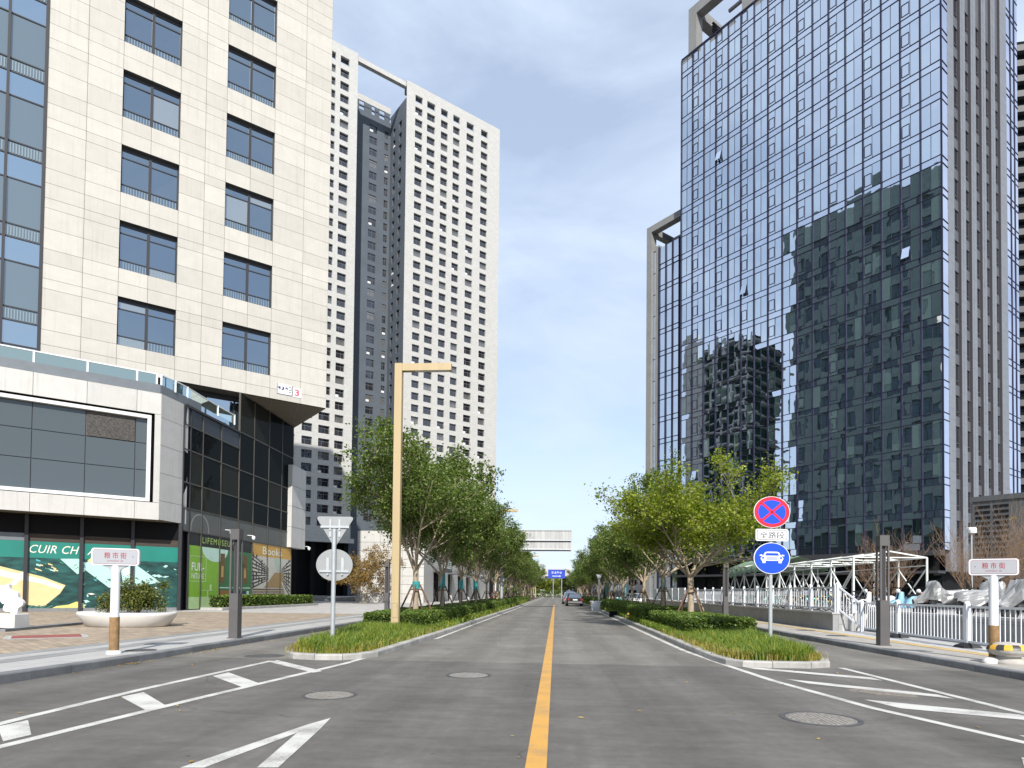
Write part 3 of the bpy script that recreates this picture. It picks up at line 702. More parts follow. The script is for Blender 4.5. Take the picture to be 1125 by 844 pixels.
mb = MB(); mb.poly([(-14, BY, 5.71), (5, BY, 5.71), (6.85, -5.45, 5.71), (6.6, -5.3, 5.71), (-14, -5.3, 5.71)][::-1]); mb.build('podium_soffit', M['soffit'], office)
S = MB(); y0 = BY+.42
u0, u1, z0, z1 = -14, 4.3, 6.98, 11.85
S.box(-14, 4.66, y0+.02, y0+.06, 6.75, 12.15, 1)
for a, b, c_, d in ((-14, 4.3, 6.80, 7.0), (-14, 4.3, 11.85, 12.05)): S.box(a, b, BY+.12, y0, c_, d, 0)
S.box(4.3, 4.5, BY+.12, y0, 6.80, 12.05, 0)
S.build('screen_frame', [M['white_metal'], M['frame_dark']], office)
gl = MB(); zc = [7.0, 8.72, 10.35, 11.85]
for a, b in zip(ub[:-1], ub[1:]):
    b = min(b, 4.3)
    for j in range(3):
        if a == 1.2 and j == 2: continue
        gl.poly([(a+.02, y0-.02, zc[j]+.02), (b-.02, y0-.02, zc[j]+.02), (b-.02, y0-.02, zc[j+1]-.02), (a+.02, y0-.02, zc[j+1]-.02)])
gl.build('screen_panel', M['screen'], office)
mb = MB()
for i in range(22): z = 10.4+i*.066; mb.box(1.24, 3.66, y0-.06, y0-.02, z, z+.035)
mb.box(1.22, 3.68, y0-.02, y0, 10.37, 11.83); mb.build('vent_grille', M['grille'], office)
# parapet and glass railing
mb = MB(); ppth = [(-14, BY+.18), (4.95, BY+.18), (6.7, -5.45), (7.75, -4.4)]
for i in range(3): mb.beam((ppth[i][0], ppth[i][1], 13.74), (ppth[i+1][0], ppth[i+1][1], 13.74), .12, .56)
mb.build('parapet_band', M['parapet'], office)
rg, rp = MB(), MB()
posts = [(u, BY+.25) for u in ub[:-1]] + [(4.75, BY+.25), (5.0, BY+.3), (5.9, -6.35), (6.75, -5.4)]
e1 = gx(44.4); e2 = gx(46.8); posts += [(e1.x-.25, e1.y+.2), (e2.x-.25, e2.y+.2)]
for a, b in zip(posts, posts[1:]):
    if math.hypot(a[0]-b[0], a[1]-b[1]) < .4: continue
    rg.beam((a[0], a[1], 14.32), (b[0], b[1], 14.32), .02, .62); rp.beam((a[0], a[1], 14.68), (b[0], b[1], 14.68), .07, .07)
for a in posts: rp.box(a[0]-.05, a[0]+.05, a[1]-.06, a[1]+.04, 13.95, 14.72)
rg.build('railing_glass', M['rail_glass'], office); rp.build('railing_post', M['white_metal'], office)
# poster wall under the box
PY = -5.888
mb = MB(); mb.box(-14, 6.5, PY, PY+.1, 4.6, 5.71, 0); mb.box(-1.41, 6.5, PY-.01, PY+.1, 4.17, 4.6, 1); mb.box(-14, -1.41, PY-.01, PY+.1, 4.17, 4.6, 2)  # top strip painted near-black for the shade under the overhang, louvre band below
mb.box(-14, 6.5, PY-.03, PY+.1, .14, .34, 3); mb.build('fascia_and_shade', [M['black'], M['louver'], M['parapet'], M['kerb_dark']], office)
mb = MB(); mb.box(-14, 6.45, PY, PY+.1, 3.22, 4.17, 0); mb.box(-14, 6.45, PY, PY+.1, .34, 3.22, 1)
M['teal_poster'] = pmat('teal_poster', (.012, .17, .135), .4, var=.1, vs=.6)
M['art_dark'] = pmat('art_dark', (.010, .055, .05), .4, var=.7, vs=1.4, stretch=(1, 1, 3))
art = mb.build('leather_poster', [M['teal_poster'], M['art_dark']], office)
PW = LO @ V((0, PY, 0))
def apx(pts, y): 
    o = []
    for u_, v_ in pts:
        q_ = LOI @ onpl(u_, v_, PW, B); o.append((q_.x, PY-y, min(max(q_.z, .345), 4.15)))
    return o
q = MB()
q.poly(apx([(-25, 612), (0, 622), (24, 628), (48, 634), (66, 641), (72, 643), (66, 652), (50, 665), (44, 666.5), (25, 664), (10, 660), (-25, 655)], .004), 0)
q.poly(apx([(-25, 617), (0, 626), (24, 631), (48, 637), (69, 644.5), (66, 648), (45, 641), (20, 637), (-25, 628)], .007), 1)
q.poly(apx([(24, 628), (30, 629), (17, 643), (10, 642.5)], .010), 1)
q.poly(apx([(66, 614), (86, 614), (95, 619), (93, 628), (85, 631)], .004), 2)
q.poly(apx([(88, 622), (102, 614), (130, 628), (132, 640), (120, 646)], .004), 2)
q.poly(apx([(132, 622), (150, 621), (168, 634), (176, 640), (150, 644), (135, 640)], .004), 2)
q.poly(apx([(96, 616), (101, 612.5), (112, 615), (118, 618), (114, 621), (100, 619)], .008), 3)
q.poly(apx([(57, 669), (62, 666), (75, 664.5), (84, 661), (92, 663), (93, 671), (57, 672)], .008), 3)
q.poly(apx([(135, 624), (141, 624), (142, 632), (136, 632)], .008), 1)
for i in range(46):
    x, y = rnd.uniform(74, 192), rnd.uniform(622, 668); w_, h_ = rnd.uniform(2, 9), rnd.uniform(.5, 1.8); s_ = rnd.uniform(-.6, .6)
    q.poly(apx([(x, y), (x+w_*.5, y-h_+s_*w_*.5), (x+w_, y+s_*w_), (x+w_*.5, y+h_+s_*w_*.5)], .010+.0006*i), rnd.choice([2, 2, 4, 5, 5, 1]))
for i in range(14):
    x, y = rnd.uniform(28, 66), rnd.uniform(614, 628); w_ = rnd.uniform(2, 8); q.poly(apx([(x, y), (x+w_, y+w_*.35), (x+w_, y+w_*.35+1.3), (x, y+1.6)], .012+.0006*i), rnd.choice([2, 4, 5, 0]))
for i in range(7): q.poly(apx([(8+i*7, 670), (15+i*7, 665), (17+i*7, 665.4), (11+i*7, 670)], .011), 5)
q.build('poster_picture', [C('bag_cream', (.58, .47, .24)), C('art_white', (.66, .63, .55)), C('art_cyan', (.36, .56, .52)), C('art_yellow', (.58, .50, .16)), C('art_blue', (.08, .36, .42)), C('art_green', (.05, .16, .12))], art)
au = V((1, 0, 0))
lettering('CUIR CH', C('art_white', (.66, .63, .55)), art, V((-.08, PY-.006, 3.73)), au, (0, 0, 1), 2.35, .46, shear=.3, name='poster_lettering', space=1.05)
lettering('A', C('art_white', (.66, .63, .55)), art, V((1.72, PY-.006, 3.71)), au, (0, 0, 1), .46, .44, shear=.3, name='poster_lettering')
mb = MB()
for u in (-11.3, -8.8, -6.4, -3.95, -1.41, 1.2, 3.81, 6.42): mb.box(u-.09, u+.09, PY-.16, PY+.05, .15, 5.68)
mb.build('shop_mullion', M['frame_dark'], office)
# house number plates on the stone
mb = MB(); mb.box(14.05, 15.25, -.03, -.004, 17.02, 17.85); o = mb.build('name_plate', C('plate_white', (.62, .62, .62)), office)
q = MB(); rr = random.Random(5)
for i in range(4):
    for k in range(5):
        a, z = 14.12+i*.28, 17.08+rr.random()*.6; q.box(a, a+.06+.14*rr.random(), -.034, -.031, z, z+.05) if k < 3 else q.box(a+.05+.12*rr.random(), a+.2, -.034, -.031, 17.1+.1*k, 17.62)
q.box(14.05, 15.25, -.0335, -.0305, 17.02, 17.05); q.box(14.05, 14.09, -.0335, -.0305, 17.05, 17.85); q.box(15.21, 15.25, -.0335, -.0305, 17.05, 17.85)
q.build('plate_ornament', C('plate_blue', (.03, .03, .12)), o)
mb = MB(); mb.box(15.33, 15.98, -.03, -.004, 16.98, 17.72); o = mb.build('number_plate', C('plate_white', (.62, .62, .62)), office)
lettering('3', C('red_ink', (.45, .03, .08)), o, V((15.62, -.034, 17.36)), au, (0, 0, 1), .36, .5, bold=.02, name='plate_lettering')
# wall cameras
for X, Y, z in ((-23.55, 59.3, 5.5), (-23.8, 48.6, 5.6), (-23.8, 45.2, 5.7)):
    t = thing('security_camera', {59.3: 'white dome camera under the far pale pier', 48.6: 'white camera above the sign band, right of the light pillar', 45.2: 'white camera above the sign band lettering'}[Y], 'camera', (X, Y, z))
    mb = MB(); mb.tube([(-.2, 0, .15), (.25, 0, .12)], .03); mb.build('bracket', M['white_metal'], t)
    mb = MB(); mb.lathe([(.02, -.28), (.10, -.24), (.13, -.14), (.13, 0), (.05, .06)], 14, xf=T(.28, 0, .05)); mb.build('housing', M['white_metal'], t)

# ------------------------------------------------ twin white slab tower behind
M['slab_white'] = tilemat('slab_white', (.43, .425, .405), (.40, .395, .375), (.32, .315, .30), 1.2, .8, .02, .7, 0, .06)
mt = M['slab_white'].node_tree
for n_ in mt.nodes:
    if n_.type == 'MAPPING': n_.inputs['Rotation'].default_value = (R(90), 0, 0)
M['slab_grey'] = pmat('slab_grey', (.085, .10, .12), .6, var=.1, vs=.2, spec=.2)
M['slab_pane'] = glassmat('slab_pane', (.75, .8, .88), .09, (.022, .022, .026), wob=.02)
M['slab_blind'] = glassmat('slab_blind', (.75, .8, .88), .12, (.11, .11, .105), wob=.02)
SX, SY = -36.38, 162.95
slab = thing('apartment_tower', 'tall white twin slab tower with a dark recess between its two wings', 'building', (SX, SY, 0), GRZ)
FH = 3.115; ROWT = [130.6-FH*k for k in range(37)]
rw = [(-1.4, .75), (2.1, 4.5), (6.3, 8.4), (10.1, 12.2), (14.4, 16.75), (19.15, 21.4)]
lw = [(-33.2, -31.0), (-29.4, -26.95), (-25.5, -22.8), (-21.6, -19.4)]
zz = [13.9]
for zt in ROWT[::-1]: zz += [zt-1.9, zt]
zz.append(133.2)
def brk(l, r, cols): 
    o = [l]
    for a, b in cols: o += [a, b]
    return o+[r]
holes = lambda i, j: i % 2 == 1 and j % 2 == 1
mb = MB()
wallgrid(mb, brk(-3.9, 25.55, rw), zz, holes, .55); wallgrid(mb, brk(-36, -17.2, lw), zz, holes, .55)
def boxn(mb, x0, x1, y0, y1, z0, z1, m=0):   # closed body without its front face
    mb.poly([(x0, y1, z0), (x0, y1, z1), (x1, y1, z1), (x1, y1, z0)], m); mb.poly([(x1, y0, z0), (x1, y1, z0), (x1, y1, z1), (x1, y0, z1)], m)
    mb.poly([(x0, y0, z1), (x1, y0, z1), (x1, y1, z1), (x0, y1, z1)], m); mb.poly([(x0, y0, z0), (x0, y0, z1), (x0, y1, z1), (x0, y1, z0)], m)
for x0, x1 in ((-3.9, 25.55), (-36, -17.2)):
    # end walls, roof lid behind the parapet, back
    mb.box(x1-.4, x1, 0.001, 22, 13.9, 133.2, 0); mb.box(x0, x1-.4, 21.6, 22, 13.9, 133.2, 0)
    if x0 < -10: mb.box(x0, x0+.4, .001, 21.6, 13.9, 133.2, 0)
    mb.box(x0+.41, x1-.41, .6, 21.5, 125.5, 126, 0); mb.box(x0, x1, .002, .5, 132.9, 133.25, 0); mb.box(x0+.41, x1-.41, .56, 2.1, 130.75, 132.88, 1)
mb.box(-17.2, -3.9, .3, 1.4, 131.7, 132.9, 0)           # bridge beam over the recess
mb.box(-36.3, -16.6, -.9, .5, 12.78, 13.86, 0)
mb.build('wall', [M['slab_white'], M['slab_grey']], slab)
mb = MB()
# recess: back wall and the two side walls, dark grey render
RB = 9.2
rc = [(-15.6, -13.2), (-9.9, -7.7), (-5.6, -4.5)]
zr = [0.2]
for zt in ROWT[2:36][::-1]: zr += [zt-1.9, zt]
zr.append(127.2)
wallgrid(mb, brk(-17.2, -3.9, rc), zr, holes, .2, 0, y=RB)
for k, (x0, x1) in enumerate(((-16.4, -14.9), (-13.6, -12.9), (-11.4, -9.4), (-8.4, -7.2), (-5.6, -4.2))): mb.box(x0, x1, RB, RB+.4, 127.2, 129.6)
mb.box(-17.2, -3.9, RB, RB+.4, 129.6, 131.2, 1); mb.box(-17.2, -3.9, RB, RB+.4, 128.2, 128.5, 0)
XL = T(-3.9, RB, 0) @ RZ(-pi/2)
sc_ = [(1.6, 3.0), (5.0, 6.6)]
sw = MB(xf=XL); wallgrid(sw, brk(0, RB, sc_), zr, holes, .35)
b0 = len(mb.v); mb.v += sw.v; mb.f += [[i+b0 for i in f_] for f_ in sw.f]; mb.m += sw.m; mb.sm += sw.sm
mb.box(-17.6, -17.2, .002, RB, 0, 131); mb.box(-3.89, -3.5, 0.3, RB, 127.2, 128.8)
mb.build('recess_wall', [M['slab_grey'], M['slab_white']], slab)
mb = MB(); mb.box(-35.9, -17.3, 3, 21, 0, 13.88); mb.box(-3.8, 25.5, .1, 21, 0, 13.9); mb.box(-17.2, -3.9, RB+.1, 21, 0, 13); mb.build('base', M['black'], slab)
mb = MB()
for x in (-35, -30.3, -26.2, -22.2, -18): mb.box(x-.5, x+.5, .3, 1.3, 0, 12.8)
for x0 in range(-35, -18, 2): mb.box(x0, x0+1.3, .1, .2, 13.9, 15.0)
mb.build('base_column', M['black'], slab)
def slab_win(mb, x0, x1, zt, y=.5, xf=None, h=1.9):
    mb.poly([(x0, y, zt-h), (x1, y, zt-h), (x1, y, zt), (x0, y, zt)], 0 if rnd.random() < .84 else 2, xf)
    if rnd.random() < .12: mb.box(x0+.1, x0+.9, y-.3, y-.06, zt-h, zt-h+.55, 3, xf)
    a, b = y-.05, y-.01; xm = x0+(x1-x0)*rnd.choice([.36, .5, .64])
    mb.box(xm-.045, xm+.045, a, b, zt-h, zt, 1, xf); mb.box(x0, x1, a, b, zt-h*.36, zt-h*.30, 1, xf)
    for c_ in (x0, x1-.07): mb.box(c_, c_+.07, a, b, zt-h, zt, 1, xf)
rest = MB()
for k, zt in enumerate(ROWT):
    for i, (x0, x1) in enumerate(rw):
        if k == 0: continue                       # open frame row, the sky and the roof terrace behind it
        if 1 <= k <= 16:
            w_ = MB(); slab_win(w_, x0, x1, zt); w_.build('window', [M['slab_pane'], M['frame_grey'], M['slab_blind'], M['white_metal']], slab)
        else: slab_win(rest, x0, x1, zt)
    for x0, x1 in lw:
        if k: slab_win(rest, x0, x1, zt)
    if k >= 2 and k < 36:
        for x0, x1 in rc: slab_win(rest, x0, x1, zt, RB+.18)
        for x0, x1 in sc_: slab_win(rest, x0, x1, zt, .33, XL)
rest.build('window', [M['slab_pane'], M['frame_grey'], M['slab_blind'], M['white_metal']], slab, kind='stuff')

# ------------------------------------------------ low white commercial building along the road
low = thing('commercial_building', 'low white panelled building with dark shop openings behind the left row of trees', 'building', (-15.5, 75, 0))
XR = RZ(pi/2)
mb = MB()
panels(mb, [-8.05, -5.3, -2.6, 0], [0, 1.2, 2.3, 3.3, 4.3, 5.3, 6.3, 7.3, 8.65], gap=.035)
fw = MB(xf=XR)
yb = [0, 6, 11, 17, 20.5, 26.5, 31, 36, 40, 46, 52, 58, 75]; zb = [0, 4.0, 4.9, 5.6, 7.2, 8.65]
hol = lambda i, j: (j == 0 and i in (1, 3, 5, 7, 9)) or (j == 3 and i in (1, 4, 5, 8, 10))
wallgrid(fw, yb, zb, hol, .5)
b0 = len(mb.v); mb.v += fw.v; mb.f += [[i+b0 for i in f_] for f_ in fw.f]; mb.m += fw.m; mb.sm += fw.sm
mb.box(-8.05, -.05, .05, 75, 8.6, 8.66)
mb.box(-8.05, -7.85, .05, 75, 0, 8.6)
mb.build('wall', [M['stone_white'], M['joint']], low)
for i, j in [(i, j) for i in range(12) for j in range(5) if hol(i, j)]:
    f_ = MB(xf=XR); y0_, y1_, z0_, z1_ = yb[i], yb[i+1], zb[j], zb[j+1]
    f_.poly([(y0_, .45, z0_), (y1_, .45, z0_), (y1_, .45, z1_), (y0_, .45, z1_)], 0)
    n = max(2, int((y1_-y0_)/1.2))
    for k in range(n+1): a = y0_+(y1_-y0_)*k/n; f_.box(a-.04, a+.04, .3, .44, z0_, z1_, 1)
    for zc_ in (z0_+(z1_-z0_)*.35, z0_+(z1_-z0_)*.7): f_.box(y0_, y1_, .32, .43, zc_-.035, zc_+.035, 1)
    f_.build('shop_window' if j == 0 else 'window', [M['shop_glass'], M['frame_dark']], low)
    if j == 0:
        c_ = MB(xf=XR); c_.box(y0_-.4, y1_+.4, -1.5, -.002, z1_+.05, z1_+.5, 0); c_.box(y0_-.4, y1_+.4, -1.5, -1.42, z1_+.5, z1_+.62, 1); c_.build('canopy', [M['frame_grey'], M['white_metal']], low)

# ------------------------------------------------ glass office tower on the right
GX, GY = 44.48, 77.03
tower = thing('glass_tower', 'blue mirrored glass office tower with grey stone ribs on its right side', 'building', (GX, GY, 0), GRZ)
M['tower_glass'] = glassmat('tower_glass', (.86, .92, 1.0), .74, (.012, .034, .032), wob=.014, wscale=.3)
M['tower_blind'] = glassmat('tower_blind', (.86, .92, 1.0), .72, (.105, .175, .16), wob=.014, wscale=.3)
M['tower_spandrel'] = glassmat('tower_spandrel', (.85, .90, 1.0), .76, (.022, .04, .04), wob=.014, wscale=.3)
M['tower_strip'] = glassmat('tower_strip', (.88, .9, 1.), .8, (.12, .14, .2))
M['mullion'] = pmat('mullion', (.014, .014, .034), .5, spec=.2)
M['tower_stone'] = tilemat('tower_stone', (.155, .167, .188), (.145, .156, .176), (.10, .105, .118), 3., 1.25, .02, .6, 0, .08)
for n_ in M['tower_stone'].node_tree.nodes:
    if n_.type == 'MAPPING': n_.inputs['Rotation'].default_value = (R(90), 0, 0)
M['tower_grey'] = pmat('tower_grey', (.075, .08, .09), .6, var=.1, vs=.5)
M['conc'] = pmat('conc', (.20, .20, .195), .7, var=.1, vs=.6, dirt=.2)
FT = 3.78; ZB = 6.95; NFL = 22; BW = 37.6/17
XF = T(0, 37.6, 0) @ RZ(-pi/2)          # front: s = 0 at the far end
mu = MB(xf=XF)
def pane(mb, x0, x1, z0, z1, y, tilt, m=0):
    a, b = rnd.gauss(0, tilt)*(x1-x0), rnd.gauss(0, tilt)*(z1-z0)
    mb.poly([(x0, y-a-b, z0), (x1, y+a-b, z0), (x1, y+a+b, z1), (x0, y-a+b, z1)], m)
bl_ = lambda: 1 if rnd.random() < .15 else 0
for k in range(NFL):
    z0 = ZB+FT*k
    z1 = z0+FT if k < NFL-1 else 89.3
    gv, gs = MB(xf=XF), MB(xf=XF)
    for i in range(17):
        x0, x1 = i*BW, (i+1)*BW
        xm = x0+BW*.5
        pane(gs, x0+.06, x1-.06, z0+.03, z0+.82, .05, .0030)
        pane(gv, x0+.06, xm-.02, z0+.90, z1-.03, .05, .0036, bl_()); pane(gv, xm+.02, x1-.06, z0+.90, z1-.03, .05, .0036, bl_())
        mu.box(xm-.02, xm+.02, .0, .06, z0+.9, z1-.03)
        if i % 2:
            a, b, c_, d = x0+.16, xm-.1, z0+1.25, z0+2.75
            if rnd.random() < .035:
                ov = MB(xf=XF); ov.loft([[(a, -.02, d), (b, -.02, d), (b, .02, d), (a, .02, d)], [(a, -.46, c_+.1), (b, -.46, c_+.1), (b, -.42, c_+.1), (a, -.42, c_+.1)]], 0, True, False); ov.build('open_vent', M['tower_glass'], tower)
            for q_ in ((a, b, c_, c_+.06), (a, b, d-.06, d), (a, a+.05, c_+.06, d-.06), (b-.05, b, c_+.06, d-.06)): mu.box(q_[0], q_[1], -.01, .055, q_[2], q_[3])
    for z in (z0, z0+.86): mu.box(0, 37.6, -.02, .06, z-.032, z+.032)
    gv.build('curtain_glass', [M['tower_glass'], M['tower_blind']], tower); gs.build('spandrel_glass', M['tower_spandrel'], tower)
for i in range(18): mu.box(i*BW-.07, i*BW+.07, -.12, .06, ZB, 89.3)
mu.box(0, 37.6, -.1, .06, 89.3, 89.55)
mu.build('curtain_frame', M['mullion'], tower)
# ribbed side (faces -y)
M['reveal_dark'] = pmat('reveal_dark', (.055, .052, .06), .6, spec=.2)
pil = [(1.9, 3.7), (5.75, 7.28), (9.24, 10.85), (12.9, 14.4), (16.36, 17.9), (19.84, 22.35)]
mb = MB()
for a, b in pil: mb.box(a, b, -.06 if a > 2 else -.02, .5, 4.5, 93, 0)
for a, b in pil[1:]: mb.box(a-.05, a-.001, -.03, .5, 4.5, 93, 1)
for a, b in pil[1:-1]: mb.box(a+.6, b-.6, -.09, -.062, 4.5, 93, 0)
mb.build('rib', [M['tower_stone'], M['reveal_dark']], tower)
mb = MB(); cols = [(3.7, 5.75), (7.28, 9.24), (10.85, 12.9), (14.4, 16.36), (17.9, 19.84)]
for a, b in cols:
    zl = [4.5]
    for k in range(18): zl += [ZB+FT*k+1.15, ZB+FT*k+3.72]
    zl.append(93)
    w_ = MB(); wallgrid(w_, [a, b], zl, lambda i, j: j % 2 == 1, .12, y=.22); b0 = len(mb.v); mb.v += w_.v; mb.f += [[i+b0 for i in f_] for f_ in w_.f]; mb.m += w_.m; mb.sm += w_.sm
mb.box(3.7, 19.84, .95, 1.2, 4.5, 93)
mb.build('side_wall', M['tower_grey'], tower)
tw = MB(); tw.poly([(0, .335, 0), (1.95, .335, 0), (1.95, .335, 2.57), (0, .335, 2.57)], 0); tw.box(.9, 1.0, .29, .33, 0, 2.57, 1); tw.box(0, 1.95, .29, .33, .55, .63, 1); tw.box(0, .08, .29, .33, 0, 2.57, 1); tw.box(1.87, 1.95, .29, .33, 0, 2.57, 1)
tw2 = None
for a, b in cols:
    for k in range(18):
        o = tw.build('window', [M['slab_pane'], M['frame_grey']], tower) if tw2 is None else link('window', tw2, tower)
        tw2 = o.data; o.location = (a, 0, ZB+FT*k+1.15); o.scale = ((b-a)/1.95, 1, 1)
gl, fr = MB(), MB()
for k in range(NFL):
    z0 = ZB+FT*k
    for a, b in ((.05, 1.9), (22.4, 24.1), (24.4, 25.7), (26, 27.2)):
        pane(gl, a, b, z0+.03, z0+.82, .02, .002); pane(gl, a, b, z0+.9, z0+FT-.03, .02, .002)
    for a, b in ((.0, 1.9), (22.35, 27.3)):
        for z in (z0, z0+.86): fr.box(a, b, -.03, .05, z-.045, z+.045)
for x in (24.25, 25.85): fr.box(x-.13, x+.13, -.05, .05, 4.5, 90)
fr.box(-.06, .04, -.1, .06, ZB, 89.3)
gl.build('corner_glass', M['tower_strip'], tower); fr.build('corner_frame', M['mullion'], tower)
mb = MB(); mb.box(.25, 27.2, 1.25, 37.5, 6.9, 88.6, 0); mb.box(.6, 27, 1.3, 37.4, 0, 6.9, 1); mb.box(22.4, 27.3, .06, 1.3, 0, 88.6, 0); mb.box(.22, 1.9, .12, 1.3, 6.9, 88.6, 0)
mb.box(.05, 37.5*0+27.2, .4, 37.5, 88.6, 89.2, 2); mb.build('core_wall', [M['core'], M['black'], M['conc']], tower)
mb = MB(xf=XF)
for i in range(0, 18, 2): mb.box(i*BW-.3, i*BW+.3, .15, .9, 0, 6.9, 0)
mb.box(-.2, 37.6, -.8, .4, 6.3, 6.9, 1); mb.box(-.2, 37.6, -1.6, .5, 4.2, 4.5, 1)
for i in range(17):
    for z in (.3, 2.2): mb.poly([(i*BW+.35, .5, z), ((i+1)*BW-.35, .5, z), ((i+1)*BW-.35, .5, z+1.8), (i*BW+.35, .5, z+1.8)], 2)
mb.build('lobby_front', [M['black'], M['frame_dark'], M['shop_glass']], tower)
mb = MB()                                     # rooftop portal frame
for y in (36.9, 18, 1.5): mb.box(.8, 2.4, y-1.55, y, 89.2, 96.3)
mb.box(.8, 2.4, -.05, 36.9, 96.3, 97.9); mb.box(2.4, 20, 35.35, 36.9, 96.3, 97.9); mb.box(18.4, 20, 35.35, 36.9, 89.2, 96.3)
for y in (30, 24, 12): mb.box(2.4, 20, y-.5, y, 96.6, 97.4)
mb.box(3.2, 3.6, 20, 31, 94.6, 95.0)
mb.build('roof_frame', M['conc'], tower)
mb = MB()
for k in range(14): mb.box(3.5, 12, 34.0, 34.3, 89.3+k*.45, 89.5+k*.45)
mb.box(6, 18, 20, 33, 89.2, 93.2); mb.build('roof_plant', M['core'], tower)
mb = MB(); mb.box(.9, 8, 20, 27, 89.2, 92.5); mb.build('roof_house', M['conc'], tower)

# second, lower glass block behind the first
t2 = thing('glass_block', 'narrow stone framed glass block half hidden behind the big mirrored tower', 'building', (GX, GY, 0), GRZ)
X2 = T(1.5, 48, 0) @ RZ(-pi/2)          # s = 48 - y
gv, fr = MB(xf=X2), MB(xf=X2)
for k in range(16):
    z0 = .6+3.78*k
    for i in range(4):
        x0, x1 = 4.6+i*1.42, 4.6+(i+1)*1.42
        pane(gv, x0+.05, x1-.05, z0+.03, z0+.8, .05, .003); pane(gv, x0+.05, x1-.05, z0+.88, z0+3.75, .05, .003)
    pane(gv, 2.9, 3.75, z0+.05, z0+3.7, .4, .003)
    for z in (z0, z0+.84): fr.box(4.6, 10.3, -.03, .06, z-.05, z+.05)
for i in range(5): fr.box(4.6+i*1.42-.07, 4.6+i*1.42+.07, -.16, .06, .5, 61.2)
gv.build('curtain_glass', M['tower_glass'], t2); fr.build('curtain_frame', M['mullion'], t2)
mb = MB(xf=X2); mb.box(1.8, 2.85, -.1, 1.2, 0, 65.7); mb.box(3.8, 4.55, -.06, .8, 0, 61.6); mb.box(2.85, 9.4, -.1, 1.2, 64.6, 65.7); mb.box(9.0, 10.4, .02, .8, 61.3, 65.6)
mb.box(1.8, 2.85, 1.2, 14, 64.6, 65.7); mb.box(2.9, 9.4, 5.5, 6.3, 64.7, 65.4)
mb.build('stone_frame', M['conc'], t2)
mb = MB(xf=X2); mb.box(2.85, 10.3, .5, 14, 0, 61.3); mb.build('core_wall', M['core'], t2)

# dark low plant building at the right edge
M['dark_clad'] = pmat('dark_clad', (.060, .063, .067), .5, var=.1, vs=.6)
pb = thing('plant_building', 'low dark grey metal clad building with a louvred end at the right edge', 'building', (29.01, 46.92, 0), GRZ)
mb = MB(); mb.box(0, 12, -22, 0, 0, 8.15); mb.box(-.12, 12, -22, .12, 8.15, 8.5, 0)
for y in (-3.2, -7, -10.8, -14.6): mb.box(-.025, -.003, y-.02, y+.02, .2, 8.1, 1)
mb.build('wall', [M['dark_clad'], M['black']], pb)
mb = MB()
for k in range(19):
    for y0_ in (-1.05, -2.1): mb.box(-.04, -.004, y0_, y0_+.85, 1.0+k*.37, 1.18+k*.37)
mb.build('louvre', M['black'], pb)

# far tower at the right edge with balcony bands
rt = thing('balcony_tower', 'dark tower with grey balcony bands at the far right edge', 'building', (91.2, 134.5, 0), R(-8))
mb = MB(); mb.box(1.2, 24, 1.2, 20, 0, 115); mb.build('wall', M['shop_glass'], rt)
b_ = None; M['band_dark'] = pmat('band_dark', (.06, .062, .066), .6, var=.1)
for k in range(36):
    if b_ is None: q = MB(); q.prism([(0, .8), (.8, 0), (25, 0), (25, 3), (3, 3), (3, 20), (0, 20)], 0, 1.25); o = q.build('balcony', M['band_dark'], rt); b_ = o.data
    else: o = link('balcony', b_, rt)
    o.location = (0, 0, 2+3.15*k)
# buildings far down the road and behind the right hand trees
def block(name, label, x0, x1, y0, y1, h, fh, bay, wall, frac=.55):
    t = thing(name, label, 'building', (x0, y0, 0)); w, d = x1-x0, y1-y0
    xs = [0]; nb = int(w/bay)
    for i in range(nb): xs += [w*(i+.5-frac/2)/nb, w*(i+.5+frac/2)/nb]
    xs.append(w); zs_ = [0]; nf = int(h/fh)
    for k in range(nf): zs_ += [fh*k+1.0, fh*k+2.5]
    zs_.append(h); m_ = MB(); wallgrid(m_, xs, zs_, holes, .3); m_.box(0, w, d-.3, d, 0, h); m_.box(0, .3, .01, d, 0, h); m_.box(w-.3, w, .01, d, 0, h); m_.box(0, w, .01, d, h-.1, h+.25)
    m_.build('wall', wall, t)
    wm = None
    for i in range(nb):
        for k in range(nf):
            if wm is None: q = MB(); q.poly([(0, .28, 0), (1, .28, 0), (1, .28, 1.5), (0, .28, 1.5)]); q.box(.47, .53, .2, .27, 0, 1.5); o = q.build('window', M['slab_pane'], t); wm = o.data
            else: o = link('window', wm, t)
            o.location = (xs[1+2*i], 0, fh*k+1.0); o.scale = ((xs[2]-xs[1]), 1, 1)
    return t
M['far_white'] = pmat('far_white', (.42, .40, .38), .8, var=.05)
block('apartment_block', 'pale apartment block closing the far end of the road', -13, 6, 268, 284, 11.2, 2.9, 3.2, M['far_white'])
block('apartment_block', 'pale apartment block with rows of windows behind the right row of trees', 11, 34, 190, 205, 18, 3., 3.2, M['far_white'], .7)
# tower hidden from the street, seen mirrored in the glass opposite
rf = thing('framed_tower', 'open balcony tower mirrored in the left part of the big glass facade', 'building', (OX, OY, 0), GRZ)
mb = MB(); mb.box(0, 15, 47.5, 67, 0, 70); mb.build('wall', M['shop_glass'], rf)
for k in range(22): q = MB(); q.box(-.5, 17.2, 46, 67.5, 3.15*k+2, 3.15*k+2.35); q.build('balcony', M['stone_white'], rf)
mb = MB()
for y in (46.4, 50, 53.6, 57.2, 60.8): mb.box(16.6, 17.1, y, y+.4, 0, 71)
mb.box(15, 17.0, 61.5, 67.4, 0, 74); mb.build('column', M['stone_white'], rf)
